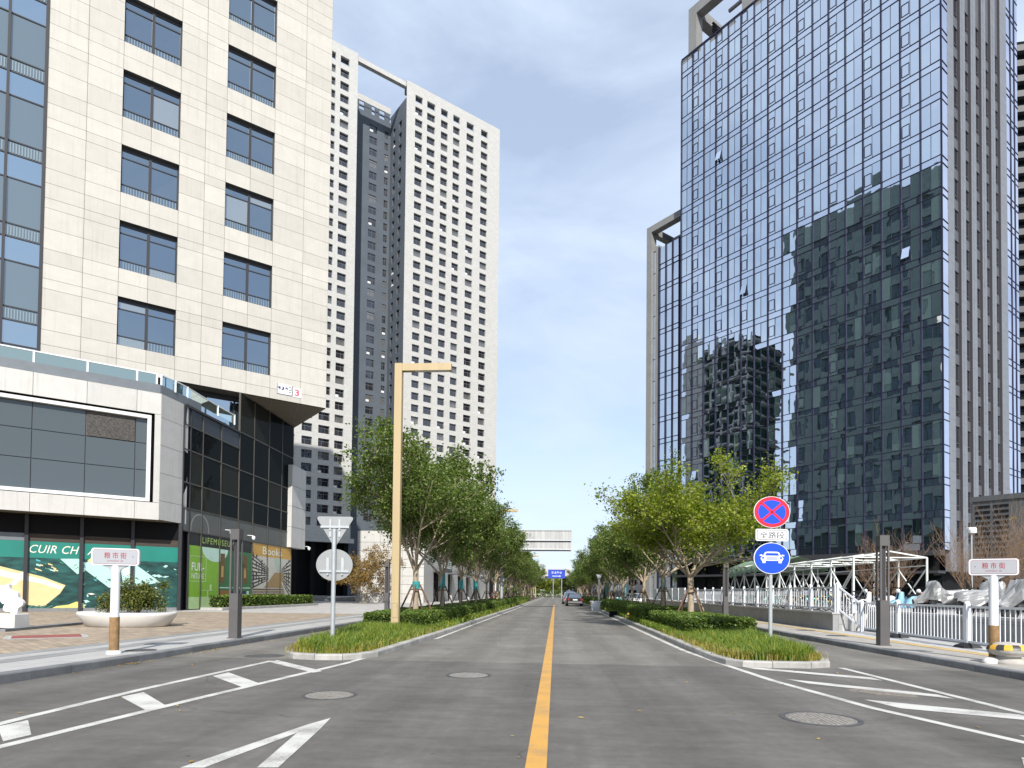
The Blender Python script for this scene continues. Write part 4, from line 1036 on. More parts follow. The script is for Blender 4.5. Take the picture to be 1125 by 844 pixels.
# ================================================================== STREET FURNITURE
M['lamp_tan'] = pmat('lamp_tan', (.37, .285, .155), .55, var=.08, vs=.8, stretch=(6, 6, .4))
M['lamp_lens'] = pmat('lamp_lens', (.6, .6, .58), .3)
M['galv'] = pmat('galv', (.42, .44, .45), .45, metal=.5, var=.08, vs=6)
M['sign_back'] = pmat('sign_back', (.27, .28, .28), .5, metal=.3, var=.08, vs=3)
M['sign_white'] = pmat('sign_white', (.66, .66, .66), .35)
M['sign_red'] = pmat('sign_red', (.62, .012, .03), .35)
M['sign_blue'] = pmat('sign_blue', (.004, .055, .62), .35)
M['ink'] = C('ink', (.03, .03, .03))
M['pillar'] = pmat('pillar', (.085, .08, .08), .5, spec=.3, var=.08)
M['pvc'] = pmat('pvc', (.62, .63, .65), .35, var=.04, vs=4)
M['rust'] = pmat('rust', (.21, .125, .055), .8, var=.35, vs=9, bump=.3)
M['rubber'] = pmat('rubber', (.022, .022, .022), .75, var=.2)
M['chrome'] = pmat('chrome', (.6, .6, .62), .18, metal=1)

def tmpl(root):
    """remember a thing's children so that copies can be made without any operator"""
    return root
# ---- L shaped street lamps
def lamp(x, y, label):
    t = thing('street_lamp', label, 'street lamp', (x, y, .1), 0, 'tan street lamps along the left row of trees')
    if lamp.src is None:
        m = MB(); m.cbox(-.135, .135, -.13, .13, 0, 9.6, .012); m.box(-.24, .24, -.23, .23, -.02, .03); [m.tube([(sx_*.2, sy_*.19, .03), (sx_*.2, sy_*.19, .06)], .02, 6) for sx_ in (-1, 1) for sy_ in (-1, 1)]; m.box(-.137, .137, -.132, .132, 3.2, 3.206); m.box(-.137, .137, -.132, .132, 6.4, 6.406); o = m.build('pole', M['lamp_tan'], t)
        a = MB(); a.box(.137, 1.9, -.11, .11, 9.33, 9.585); p = a.build('arm', M['lamp_tan'], t)
        l_ = MB(); l_.box(.6, 1.82, -.08, .08, 9.315, 9.328); q = l_.build('lamp_panel', M['lamp_lens'], t)
        d = MB(); d.box(-.09, .09, -.138, -.131, .5, 1.0); d.box(-.1, .1, -.1325, -.1305, .49, 1.01, 1); d.tube([(.07, -.139, .9), (.07, -.145, .9)], .012, 8, 1); r = d.build('access_door', [M['lamp_tan'], M['frame_grey']], t)
        lamp.src = [o.data, p.data, q.data, r.data]
    else:
        for n, me in zip(('pole', 'arm', 'lamp_panel', 'access_door'), lamp.src): link(n, me, t)
lamp.src = None
for y, lb in ((22.62, 'tall tan square street lamp nearest the camera, in the left island'), (63, 'tan street lamp beside the overhead sign, second of the left row'), (103, 'third tan street lamp of the left row, arm just under the overhead sign'),
              (143, 'fourth tan street lamp of the left row, small above the trees'), (183, 'farthest tan street lamp of the left row')):
    lamp(-5.68, y, lb)
# ---- no stopping / motor vehicles sign post (right island)
s = thing('traffic_sign', 'no stopping sign over a white plate and a blue car sign on one post', 'traffic sign', (6.03, 18.55, .1), R(9))
m = MB(); m.tube([(0, 0, 0), (0, 0, 4.1)], .055, 14); m.lathe([(.11, 0), (.11, .02), (.06, .03)], 14); m.build('post', M['galv'], s)
for zc, kind in ((3.77, 'stop'), (2.47, 'car')):
    d = MB(); d.disc(.53, .44, y=-.085, t=.02, m=0, z=zc); d.disc(.53, .44, y=-.064, t=.006, m=1, z=zc); o = d.build('sign_plate', [M['sign_white'], M['sign_back']], s)
    b = MB(); b.box(-.3, .3, -.062, -.02, zc-.15, zc-.1); b.box(-.3, .3, -.062, -.02, zc+.1, zc+.15); b.build('bracket', M['galv'], o)
    f = MB()
    if kind == 'stop':
        f.disc(.515, .428, y=-.088, t=.001, m=0, z=zc); f.disc(.405, .335, y=-.0905, t=.001, m=1, z=zc)
        k = .285
        for sgn in (-1, 1):
            a = V((-.33, -.093, -sgn*.272)); b_ = V((.33, -.093, sgn*.272)); n_ = V((-(b_-a).z, 0, (b_-a).x)).normalized()*.035
            f.poly([tuple(p+V((0, 0, zc))) for p in (a-n_, b_-n_, b_+n_, a+n_)][::1 if sgn > 0 else 1], 0)
        f.build('sign_face', [M['sign_red'], M['sign_blue']], o)
    else:
        f.disc(.51, .425, y=-.088, t=.001, m=0, z=zc); f.build('sign_face', M['sign_blue'], o)
        g_ = MB(); Y = -.0905; Y2 = -.093
        P = lambda pts: [(x*1.12, Y, zc+z) for x, z in pts]
        g_.poly(P([(-.27, -.07), (.27, -.07), (.30, .0), (.255, .06), (-.255, .06), (-.30, .0)]))
        g_.poly(P([(-.235, .06), (.235, .06), (.185, .165), (.12, .185), (-.12, .185), (-.185, .165)]))
        for sgn in (-1, 1):
            g_.poly(P([(sgn*.25, -.07), (sgn*.25, -.135), (sgn*.17, -.135), (sgn*.17, -.07)][::sgn])); g_.poly(P([(sgn*.24, .07), (sgn*.32, .06), (sgn*.32, .095), (sgn*.26, .105)][::sgn]))
        g_.build('car_symbol', M['sign_white'], o)
        g_ = MB(); P = lambda pts: [(x*1.12, Y2, zc+z) for x, z in pts]
        g_.poly(P([(-.185, .075), (.185, .075), (.15, .145), (-.15, .145)]))
        for z in (-.045, -.015, .015): g_.poly(P([(-.15, z), (.15, z), (.15, z+.013), (-.15, z+.013)]))
        for sgn in (-1, 1): g_.poly([(x, y, z) for x, y, z in [(1.12*(sgn*.235+.03*cos(a)), Y2, zc+.01+.03*sin(a)) for a in [i*pi/6 for i in range(12)]]])
        g_.build('car_symbol', M['sign_blue'], o)
d = MB(); d.cbox(0, 1, 0, 1, 0, 1, .0) if False else None
def rrect(x0, x1, z0, z1, r, n=5):
    o = []
    for cx_, cz_, a0 in ((x1-r, z1-r, 0), (x0+r, z1-r, 90), (x0+r, z0+r, 180), (x1-r, z0+r, 270)):
        for i in range(n+1): a = R(a0+90*i/n); o.append((cx_+r*cos(a), cz_+r*sin(a)))
    return o
def plate(mb, x0, x1, z0, z1, r, y0, y1, m=0):
    pr = rrect(x0, x1, z0, z1, r); mb.loft([[(x, y1, z) for x, z in pr], [(x, y0, z) for x, z in pr]], m, True, False)
d = MB(); plate(d, -.475, .475, 2.955, 3.29, .05, -.088, -.066, 0); o = d.build('sign_plate', M['sign_white'], s)
f = MB(); plate(f, -.435, .435, 2.985, 3.26, .035, -.0895, -.0885, 0); plate(f, -.42, .42, 3.0, 3.245, .03, -.091, -.0902, 1); f.build('sign_border', [M['ink'], M['sign_white']], o)
lettering('全路段', M['ink'], o, V((0, -.093, 3.122)), V((1, 0, 0)), (0, 0, 1), .72, .20, bold=.006)
# ---- backs of the signs in the left island
s = thing('traffic_sign', 'grey backs of a triangular sign and a round sign on one galvanised post', 'traffic sign', (-5.6, 15.92, .1), R(6))
m = MB(); m.tube([(0, 0, 0), (0, 0, 3.0)], .055, 14); m.lathe([(.11, 0), (.11, .02), (.06, .03)], 14); m.build('post', M['galv'], s)
m = MB(); tri = []
for cx_, cz_, a0, a1 in ((-.40, 3.27, 90, 210), (0, 2.62, 210, 330), (.40, 3.27, 330, 450)):
    for i in range(6): a = R(a0+(a1-a0)*i/5); tri.append((cx_+.05*cos(a), cz_+.05*sin(a)))
m.loft([[(x, .085, z) for x, z in tri], [(x, .065, z) for x, z in tri]], 0, True, False); o = m.build('sign_plate', M['sign_back'], s)
b = MB(); b.box(-.36, .36, .03, .064, 3.03, 3.08); b.box(-.14, -.09, .045, .064, 2.8, 3.25); b.box(.09, .14, .045, .064, 2.8, 3.25)
for x in (-.12, .12): b.tube([(x, .02, 2.99), (x, .06, 2.99)], .025, 8)
b.build('bracket', M['galv'], o)
m = MB(); m.disc(.46, .405, y=.065, t=.02, z=2.09); o = m.build('sign_plate', M['sign_back'], s)
b = MB(); b.box(-.37, .37, .03, .064, 1.90, 1.95); b.box(-.20, -.13, .045, .064, 1.92, 2.27); b.box(.17, .24, .045, .064, 1.92, 2.27)
for x in (-.16, .2): b.tube([(x, .02, 1.85), (x, .06, 1.85)], .025, 8)
b.build('bracket', M['galv'], o)
# ---- street name posts
M['name_face'] = pmat('name_face', (.32, .33, .35), .5, spec=.3)
M['name_red'] = pmat('name_red', (.27, .02, .035), .5)
def name_sign(x, y, rz, label, flip):
    t = thing('street_name_sign', label, 'street sign', (x, y, .146), rz)
    m = MB(); m.tube([(0, 0, .78), (0, 0, 1.9)], .09, 16); m.build('post', M['pvc'], t)
    m = MB(); m.tube([(0, 0, 0), (0, 0, .78)], .097, 16); m.build('rusty_base', M['rust'], t)
    m = MB(); m.lathe([(.15, 0), (.14, .05), (.098, .07)], 14); m.build('collar', M['pvc'], t)
    m = MB(); m.loft([[(-.08, -.05, 1.78), (.08, -.05, 1.78), (.08, .05, 1.78), (-.08, .05, 1.78)], [(-.1, -.055, 1.86), (.1, -.055, 1.86), (.1, .055, 1.86), (-.1, .055, 1.86)], [(-.24, -.06, 1.94), (.24, -.06, 1.94), (.24, .06, 1.94), (-.24, .06, 1.94)]], 0, True, False); hb = m.build('head_bracket', M['galv'], t); hb.location.z = -.06
    m = MB(); plate(m, -.54, .54, 1.94, 2.33, .07, -.09, .09, 0); o = m.build('sign_box', M['pvc'], t); o.scale = (.82, 1, .92); o.location.z = .1
    f = MB(); plate(f, -.50, .50, 1.965, 2.305, .05, -.0925, -.0905, 1); plate(f, -.493, .493, 1.973, 2.297, .048, -.095, -.093, 0); f.build('sign_face', [M['name_face'], M['name_red']], o)
    lettering('粮 市 街', M['name_red'], o, V((0, -.0965, 2.165)), V((1, 0, 0)), (0, 0, 1), .50, .15, bold=.008)
    lettering('LIANGSHI  JIE', M['name_red'], o, V((0, -.0965, 2.035)), V((1, 0, 0)), (0, 0, 1), .36, .045)
    a = MB(); sx_ = .40 if not flip else -.40; a.poly([(sx_-.01, -.0965, 2.12), (sx_+.01, -.0965, 2.14), (sx_-.005, -.0965, 2.17)]); a.build('arrow', M['ink'], o)
p = at(125, 718, .15); name_sign(p.x, p.y, R(26), 'white street name sign on a post with a rusty foot at the left kerb', False)
p = at(1092, 726, .15); name_sign(p.x, p.y, R(-30), 'white street name sign on a post with a rusty foot at the right pavement', True)
# ---- slotted light pillars
def light_pillar(x, y, z, rz, label):
    t = thing('light_pillar', label, 'light pillar', (x, y, z), rz, 'slotted dark light pillars')
    if light_pillar.src is None:
        m = MB(); m.cbox(-.13, .13, -.13, .13, 0, 1.28, .006); m.box(-.16, .16, -.16, .16, -.02, .02); a = m.build('base', M['pillar'], t)
        m = MB()
        for sx_ in (-1, 1):
            for sy_ in (-1, 1): m.box(sx_*.13-(.05 if sx_ > 0 else 0), sx_*.13+(0 if sx_ > 0 else .05), sy_*.13-(.05 if sy_ > 0 else 0), sy_*.13+(0 if sy_ > 0 else .05), 1.28, 2.82)
        b = m.build('slotted_shaft', M['pillar'], t)
        m = MB(); m.box(-.132, .132, -.132, .132, 2.82, 3.12); c_ = m.build('cap', M['pillar'], t)
        m = MB(); m.box(-.035, .035, -.035, .035, 1.28, 2.82); d_ = m.build('light_rod', M['frame_dark'], t)
        light_pillar.src = [a.data, b.data, c_.data, d_.data]
    else:
        for n, me in zip(('base', 'slotted_shaft', 'cap', 'light_rod'), light_pillar.src): link(n, me, t)
light_pillar.src = None
p = at(258, 701, .15); light_pillar(p.x, p.y, .146, 0, 'dark slotted light pillar on the left pavement before the shop hedge')
p = at(425, 675, .15); light_pillar(p.x, p.y, .146, 0, 'dark slotted light pillar far left behind the tan lamp pole')
p = at(970, 709, .15); light_pillar(p.x, p.y, .146, 0, 'dark slotted light pillar on the right pavement before the white fence')
p = at(797, 682, .15); light_pillar(p.x, p.y, .146, 0, 'dark slotted light pillar farther along the right pavement behind the staked tree')
# ---- overhead road sign seen from behind
t = thing('overhead_sign', 'white back of a wide overhead road sign on a grey cantilever pole', 'road sign', (0, 62, 0))
m = MB(); m.tube([(-5.2, 0, .05), (-5.2, 0, 7.4)], [.16, .12], 12); m.build('pole', M['galv'], t)
m = MB()
for z in (6.55, 5.68): m.tube([(-5.2, -.06, z), (1.45, -.06, z)], [.075, .05], 8)
m.build('arm', M['galv'], t)
M['streaky'] = pmat('streaky', (.36, .36, .355), .5, metal=.2, var=.22, vs=1.5, stretch=(3, 1, .15))
m = MB(); m.box(-3.58, 1.5, .08, .13, 5.5, 7.58); o = m.build('sign_panel', M['streaky'], t)
m = MB(); 
for z in (5.52, 5.72, 6.5, 6.62, 7.5): m.box(-3.55, 1.47, .03, .078, z-.02, z+.03)
m.build('panel_rail', M['sign_back'], o)
# ---- far blue direction sign
t = thing('direction_sign', 'blue direction sign on two posts at the far end of the road', 'road sign', (0, 150, 0))
m = MB(); m.tube([(-.55, .1, 0), (-.55, .1, 6.6)], .1, 8); m.build('post', M['galv'], t)
m = MB(); m.tube([(1.4, .1, 0), (1.4, .1, 6.6)], .1, 8); m.build('post', M['galv'], t)
m = MB(); m.box(-1.75, 2.2, -.06, 0, 4.85, 6.85); o = m.build('sign_panel', pmat('road_blue', (.01, .05, .42), .5), t)
q = MB(); rr = random.Random(4)
for i in range(4):
    x0 = -.95+.62*i
    for k in range(4):
        if rr.random() < .6: z = 5.95+.13*k; q.box(x0, x0+.46, -.066, -.0605, z, z+.06)
        else: x = x0+.1*k; q.box(x, x+.06, -.069, -.0665, 5.95, 6.42)
q.box(-.8, .9, -.066, -.0605, 5.28, 5.42); q.poly([(.9, -.066, 5.15), (1.25, -.066, 5.35), (.9, -.066, 5.55)])
q.build('sign_lettering', M['sign_white'], o)

# ---- planters, seats and the plaza's small things
M['white_frp'] = pmat('white_frp', (.62, .61, .58), .45, var=.06, vs=2, dirt=.15, dirtcol=(.35, .32, .28))
pc = at(140, 687.5, .15)
t = thing('planter', 'wide white boat shaped planter in front of the leather poster', 'planter', (pc.x, pc.y, .146), R(-4)); t.scale = (.88, .88, .95)
def oval(rx, ry, z, n=40): return [(rx*cos(2*pi*i/n), ry*sin(2*pi*i/n), z) for i in range(n)]
m = MB(); m.loft([oval(1.65, 1.15, 0), oval(1.72, 1.2, .03), oval(2.0, 1.5, .42), oval(2.02, 1.52, .52), oval(1.97, 1.47, .55), oval(1.35, .85, .50), oval(1.3, .8, .40)], 0, False, True)
m.build('bowl', M['white_frp'], t)
m = MB(); m.poly(oval(1.32, .83, .43)); m.build('soil', M['soil'], t)
PLANT = (pc.x, pc.y)
p0 = at(0, 691, .15)
t = thing('stone_bench', 'white rectangular stone plinth with a cut out white flower shape, at the left frame edge', 'bench', (p0.x-.75, p0.y+.2, .146), R(5))
m = MB(); m.cbox(-1.2, 1.25, -.35, .35, .05, .5, .02); m.box(-1.1, 1.15, -.3, .3, 0, .05, 1); m.build('plinth', [M['white_frp'], M['black']], t)
m = MB(); fl = [(.95+(.30+.06*cos(5*a))*cos(a), .86+(.36+.05*cos(5*a))*sin(a)) for a in [i*2*pi/40 for i in range(40)]]
m.loft([[(x, .06, z) for x, z in fl], [(x, -.06, z) for x, z in fl]], 0, True, False)
fl = [(.6+(.34+.07*cos(5*a))*cos(a), 1.18+(.30+.06*cos(5*a+1))*sin(a)) for a in [i*2*pi/40 for i in range(40)]]
m.loft([[(x, .1, z) for x, z in fl], [(x, -.02, z) for x, z in fl]], 0, True, False); m.build('flower_cutout', M['white_metal'], t)
# distant bowls under the slab tower
for i, (u, lb) in enumerate(((333, 'white tapered planter box, left one of the pair by the dark lobby'), (350, 'white tapered planter box, right one of the pair by the dark lobby'))):
    q = at(u, 660, .15); t = thing('planter', lb, 'planter', (q.x, q.y, .146), 0, 'tapered white planters by the lobby')
    m = MB(); m.loft([[(-.55, -.5, 0), (.55, -.5, 0), (.55, .5, 0), (-.55, .5, 0)], [(-1, -.8, .65), (1, -.8, .65), (1, .8, .65), (-1, .8, .65)]], 0, True, False); m.build('box', M['white_frp'], t)
q = at(375, 660.5, .15); t = thing('stone_bench', 'long low white boat shaped seat in front of the autumn tree', 'bench', (q.x, q.y, .146), R(4))
m = MB(); m.loft([[(-1.3, -.4, 0), (1.6, -.4, 0), (1.6, .4, 0), (-1.3, .4, 0)], [(-2.0, -.7, .42), (2.4, -.7, .6), (2.4, .7, .6), (-2.0, .7, .42)]], 0, True, False); m.build('seat', M['white_frp'], t)
q = at(425, 661.5, .15); t = thing('tree_planter', 'low round white raised bed beside the white panelled building', 'planter', (q.x, q.y, .146))
m = MB(); m.lathe([(3.0, 0), (3.3, .45), (3.2, .55), (2.7, .55), (2.6, .4)], 36, smooth=False); m.build('bed_wall', M['white_frp'], t)
# ---- bollard by the right street sign
q = at(1108, 729, .15); t = thing('stone_bollard', 'mushroom shaped stone bollard with a yellow and black band', 'bollard', (q.x, q.y, .146))
M['bollard'] = pmat('bollard', (.36, .34, .31), .8, var=.15, vs=8)
m = MB(); m.lathe([(.30, 0), (.32, .05), (.22, .12), (.21, .16), (.36, .22), (.385, .30), (.36, .37), (.2, .44), (.02, .46)], 28); m.build('stone', M['bollard'], t)
m = MB(); nb = 16
for i in range(nb):
    a0, a1 = 2*pi*i/nb, 2*pi*(i+1)/nb; pr = [(.388, .295), (.366, .372), (.30, .405)]
    m.loft([[(r_*cos(a), r_*sin(a), z+.003) for a in (a0, (a0+a1)/2, a1)] for r_, z in pr], i % 2, False, True, None, False)
m.build('striped_band', [C('warn_yellow', (.62, .34, .03)), M['ink']], t)
q = at(1089, 728, .15); t = thing('stone_block', 'small white lump of stone at the foot of the right street name post', 'stone', (q.x-.05, q.y-.1, .146))
m = MB(); m.lathe([(.14, 0), (.15, .06), (.1, .11), (.02, .13)], 9, sx=1.3); m.build('lump', M['white_frp'], t)
# ---- little roadside things farther along the right kerb
t = thing('barrier_bin', 'white plastic barrier box at the right kerb beyond the hedge', 'barrier', (3.42, 55.5, .0), R(5))
m = MB(); m.loft([[(-.32, -.22, 0), (.32, -.22, 0), (.32, .22, 0), (-.32, .22, 0)], [(-.35, -.25, .3), (.35, -.25, .3), (.35, .25, .3), (-.35, .25, .3)], [(-.40, -.22, .75), (.40, -.22, .75), (.40, .22, .75), (-.40, .22, .75)], [(-.48, -.26, .78), (.48, -.26, .78), (.48, .26, .78), (-.48, .26, .78)], [(-.48, -.26, .86), (.48, -.26, .86), (.48, .26, .86), (-.48, .26, .86)]], 0, True, False); m.build('box', M['pvc'], t)
t = thing('signal_post', 'short white post with a small white head at the right kerb', 'post', (4.15, 62, .1))
m = MB(); m.tube([(0, 0, 0), (0, 0, 3.0)], .09, 10); m.build('pole', M['pvc'], t); m = MB(); m.loft([[(-.14, -.14, 2.85), (.14, -.14, 2.85), (.14, .14, 2.85), (-.14, .14, 2.85)], [(-.26, -.2, 3.2), (.26, -.2, 3.2), (.26, .2, 3.2), (-.26, .2, 3.2)]], 0, True, False); m.build('head', M['pvc'], t)
t = thing('hedge_marker', 'small yellow and black striped post in the right kerb hedge', 'marker post', (4.02, 36, .1))
m = MB()
for k in range(5): m.tube([(0, 0, .09*k), (0, 0, .09*(k+1))], .09-.01*k, 10, k % 2)
m.build('post', [M['ink'], C('warn_yellow', (.62, .34, .03))], t)
t = thing('kerb_box', 'small black cable box standing on the right kerb', 'box', (3.72, 42, .0), R(8)); m = MB(); m.cbox(-.22, .22, -.2, .2, .0, .34, .03); m.box(-.23, .23, -.21, .21, .34, .37); m.build('case', M['black'], t)

# ---- vehicles
def car(name, label, x, y, rz, paint, L_=4.6, W_=1.82, H_=1.46, suv=False, rear=True):
    """built with its tail towards -y"""
    t = thing(name, label, 'car', (x, y, 0), rz)
    w = W_/2
    def sec(yy, zb, zm, hw, zt, tw):   # lower body ring then shoulders
        return [(-hw*.93, yy, zb), (-hw, yy, zb+.12), (-hw, yy, zm-.12), (-hw*.95, yy, zm), (-tw, yy, zt), (tw, yy, zt), (hw*.95, yy, zm), (hw, yy, zm-.12), (hw, yy, zb+.12), (hw*.93, yy, zb)]
    h2 = .96 if not suv else 1.05
    m = MB(); m.loft([sec(-L_/2, .38, .78, w*.86, .82, w*.7), sec(-L_/2+.12, .27, h2-.03, w*.97, h2, w*.8), sec(-L_/2+.9, .22, h2, w, h2+.02, w*.82), sec(0, .2, h2-.02, w, h2, w*.84), sec(L_/2-1.1, .2, h2-.06, w, h2-.02, w*.8), sec(L_/2-.2, .25, .74, w*.93, .78, w*.7), sec(L_/2, .36, .62, w*.8, .64, w*.6)])
    m.build('body', paint, t)
    r0, r1, f0, f1 = (-L_/2+.12, -L_/2+.5, L_/2-2.2, L_/2-1.25) if suv else (-L_/2+.45, -L_/2+1.15, L_/2-2.3, L_/2-1.35)
    m = MB(); zt = H_
    a, b = w*.86, w*.66
    low = [(-a, r0, h2-.02), (a, r0, h2-.02), (a, f1, h2-.05), (-a, f1, h2-.05)]; top = [(-b, r1, zt-.04), (b, r1, zt-.04), (b, f0, zt-.05), (-b, f0, zt-.05)]
    m.loft([low, top], 0, False, False); m.build('window_glass', M['car_glass'], t)
    m = MB(); m.loft([[(x_, y_, z) for x_, y_, z in top], [(x_*.9, y_*.96, zt) for x_, y_, _ in top]], 0, True, True)
    for i in range(4):
        m.tube([V(low[i])*1.0+V((0, 0, .0)), V(top[i])], .05, 6)
    m.build('roof', paint, t)
    for sx_ in (-1, 1):
        for yy in (-L_/2+.85, L_/2-.9):
            k = MB(); X = T(sx_*(w-.1), yy, .33) @ Matrix.Rotation(pi/2, 4, 'Y')
            k.lathe([(.2, -.11), (.31, -.11), (.33, -.07), (.33, .07), (.31, .11), (.2, .11)], 20, xf=X); o = k.build('wheel', M['rubber'], t)
            k = MB(); k.lathe([(.02, -.09), (.2, -.09), (.21, .0), (.2, .09), (.02, .09)], 12, xf=X); k.build('rim', M['chrome'], o)
        k = MB(); yy = -L_/2+.05; k.box(sx_*w*.9-.22*(sx_ > 0), sx_*w*.9+.22*(sx_ < 0), yy-.07, yy+.1, .66, .84); k.build('tail_light', M['tail_red'], t)
        k = MB(); k.box(sx_*w*.86-.2*(sx_ > 0), sx_*w*.86+.2*(sx_ < 0), L_/2-.16, L_/2-.02, .56, .68); k.build('headlight', M['lamp_lens'], t)
        k = MB(); k.cbox(sx_*(w+.08)-.1, sx_*(w+.08)+.1, L_/2-1.75, L_/2-1.6, h2-.04, h2+.12, .02); k.build('wing_mirror', paint, t)
    k = MB(); k.box(-w*.85, w*.85, -L_/2-.05, -L_/2+.1, .34, .56); k.build('bumper', M['bumper'], t)
    k = MB(); k.box(-.26, .26, -L_/2-.06, -L_/2-.02, .66, .8); k.build('number_plate', M['pvc'], t)
    return t
M['car_glass'] = glassmat('car_glass', (.8, .88, .95), .25, (.02, .025, .028)); M['tail_red'] = pmat('tail_red', (.30, .01, .012), .25)
M['bumper'] = pmat('bumper', (.12, .12, .12), .5)
cp = lambda n, c_: pmat(n, c_, .28, metal=.25, coat=.6)
car('parked_car', 'black saloon car parked at the right kerb, tail towards the camera', 2.2, 76, R(1), cp('car_black', (.02, .021, .024)), 4.8, 1.9)
car('parked_car', 'silver blue car parked just ahead of the black saloon', 1.9, 88, R(1), cp('car_silver', (.30, .34, .40)), 4.7, 1.88, 1.62, True)
car('parked_car', 'dark blue van-like car parked farthest along the right kerb', 2.5, 112, 0, cp('car_navy', (.02, .03, .08)), 4.7, 1.9, 1.9, True)
car('parked_car', 'white car half hidden by the right hedge beyond the stakes', 7.9, 66, R(2), cp('car_white', (.6, .6, .6)), 4.5, 1.8, 1.55, True)
car('parked_car', 'red car seen between the far left tree trunks', -8.2, 92, 0, cp('car_red', (.30, .02, .02)), 4.5, 1.8, 1.6, True)
t = thing('delivery_van', 'teal sided box van parked beyond the right hedge', 'van', (7.0, 74, 0), R(2))
m = MB(); m.cbox(-1.05, 1.05, 0, 4.2, .5, 2.75, .06); m.build('cargo_box', pmat('van_teal', (.03, .30, .28), .5), t)
m = MB(); m.box(-.9, .9, -.02, -.003, 1.0, 2.5); m.build('rear_door', M['car_glass'], t)
m = MB(); m.cbox(-.95, .95, 4.2, 5.6, .4, 2.0, .15); m.build('cab', M['pvc'], t)
for sx_ in (-1, 1):
    for yy in (.8, 4.7): k = MB(); k.lathe([(.2, -.1), (.36, -.1), (.38, 0), (.36, .1), (.2, .1)], 16, xf=T(sx_*.9, yy, .38) @ Matrix.Rotation(pi/2, 4, 'Y')); k.build('wheel', M['rubber'], t)
# ================================================================== VEGETATION
M['bark'] = pmat('bark', (.30, .24, .17), .9, var=.3, vs=7, bump=.6, bs=30, stretch=(1, 1, .3))
M['stake'] = pmat('stake', (.115, .065, .042), .85, var=.3, vs=5)
M['stake_pale'] = pmat('stake_pale', (.33, .26, .17), .85, var=.3, vs=5)
M['wrap'] = pmat('wrap', (.015, .22, .22), .7, var=.15, vs=8)
M['leaf_dark'] = leafmat('leaf_dark', [(.052, .085, .015), (.08, .126, .022), (.11, .162, .03), (.19, .235, .06)], .38)
M['leaf_bright'] = leafmat('leaf_bright', [(.085, .13, .011), (.14, .195, .014), (.195, .245, .022), (.29, .30, .045)], .38)
M['leaf_autumn'] = leafmat('leaf_autumn', [(.20, .10, .03), (.27, .15, .04), (.16, .14, .03), (.30, .20, .07)], .35)
M['leaf_hedge'] = leafmat('leaf_hedge', [(.045, .085, .014), (.075, .13, .02), (.11, .165, .028), (.17, .21, .04)], .25)
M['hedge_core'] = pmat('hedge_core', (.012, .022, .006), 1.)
M['leaf_shrub'] = leafmat('leaf_shrub', [(.06, .075, .015), (.10, .12, .02), (.15, .15, .03)], .25)
M['grass_blade'] = leafmat('grass_blade', [(.07, .13, .02), (.11, .19, .03), (.18, .24, .035), (.32, .31, .05)], .35)

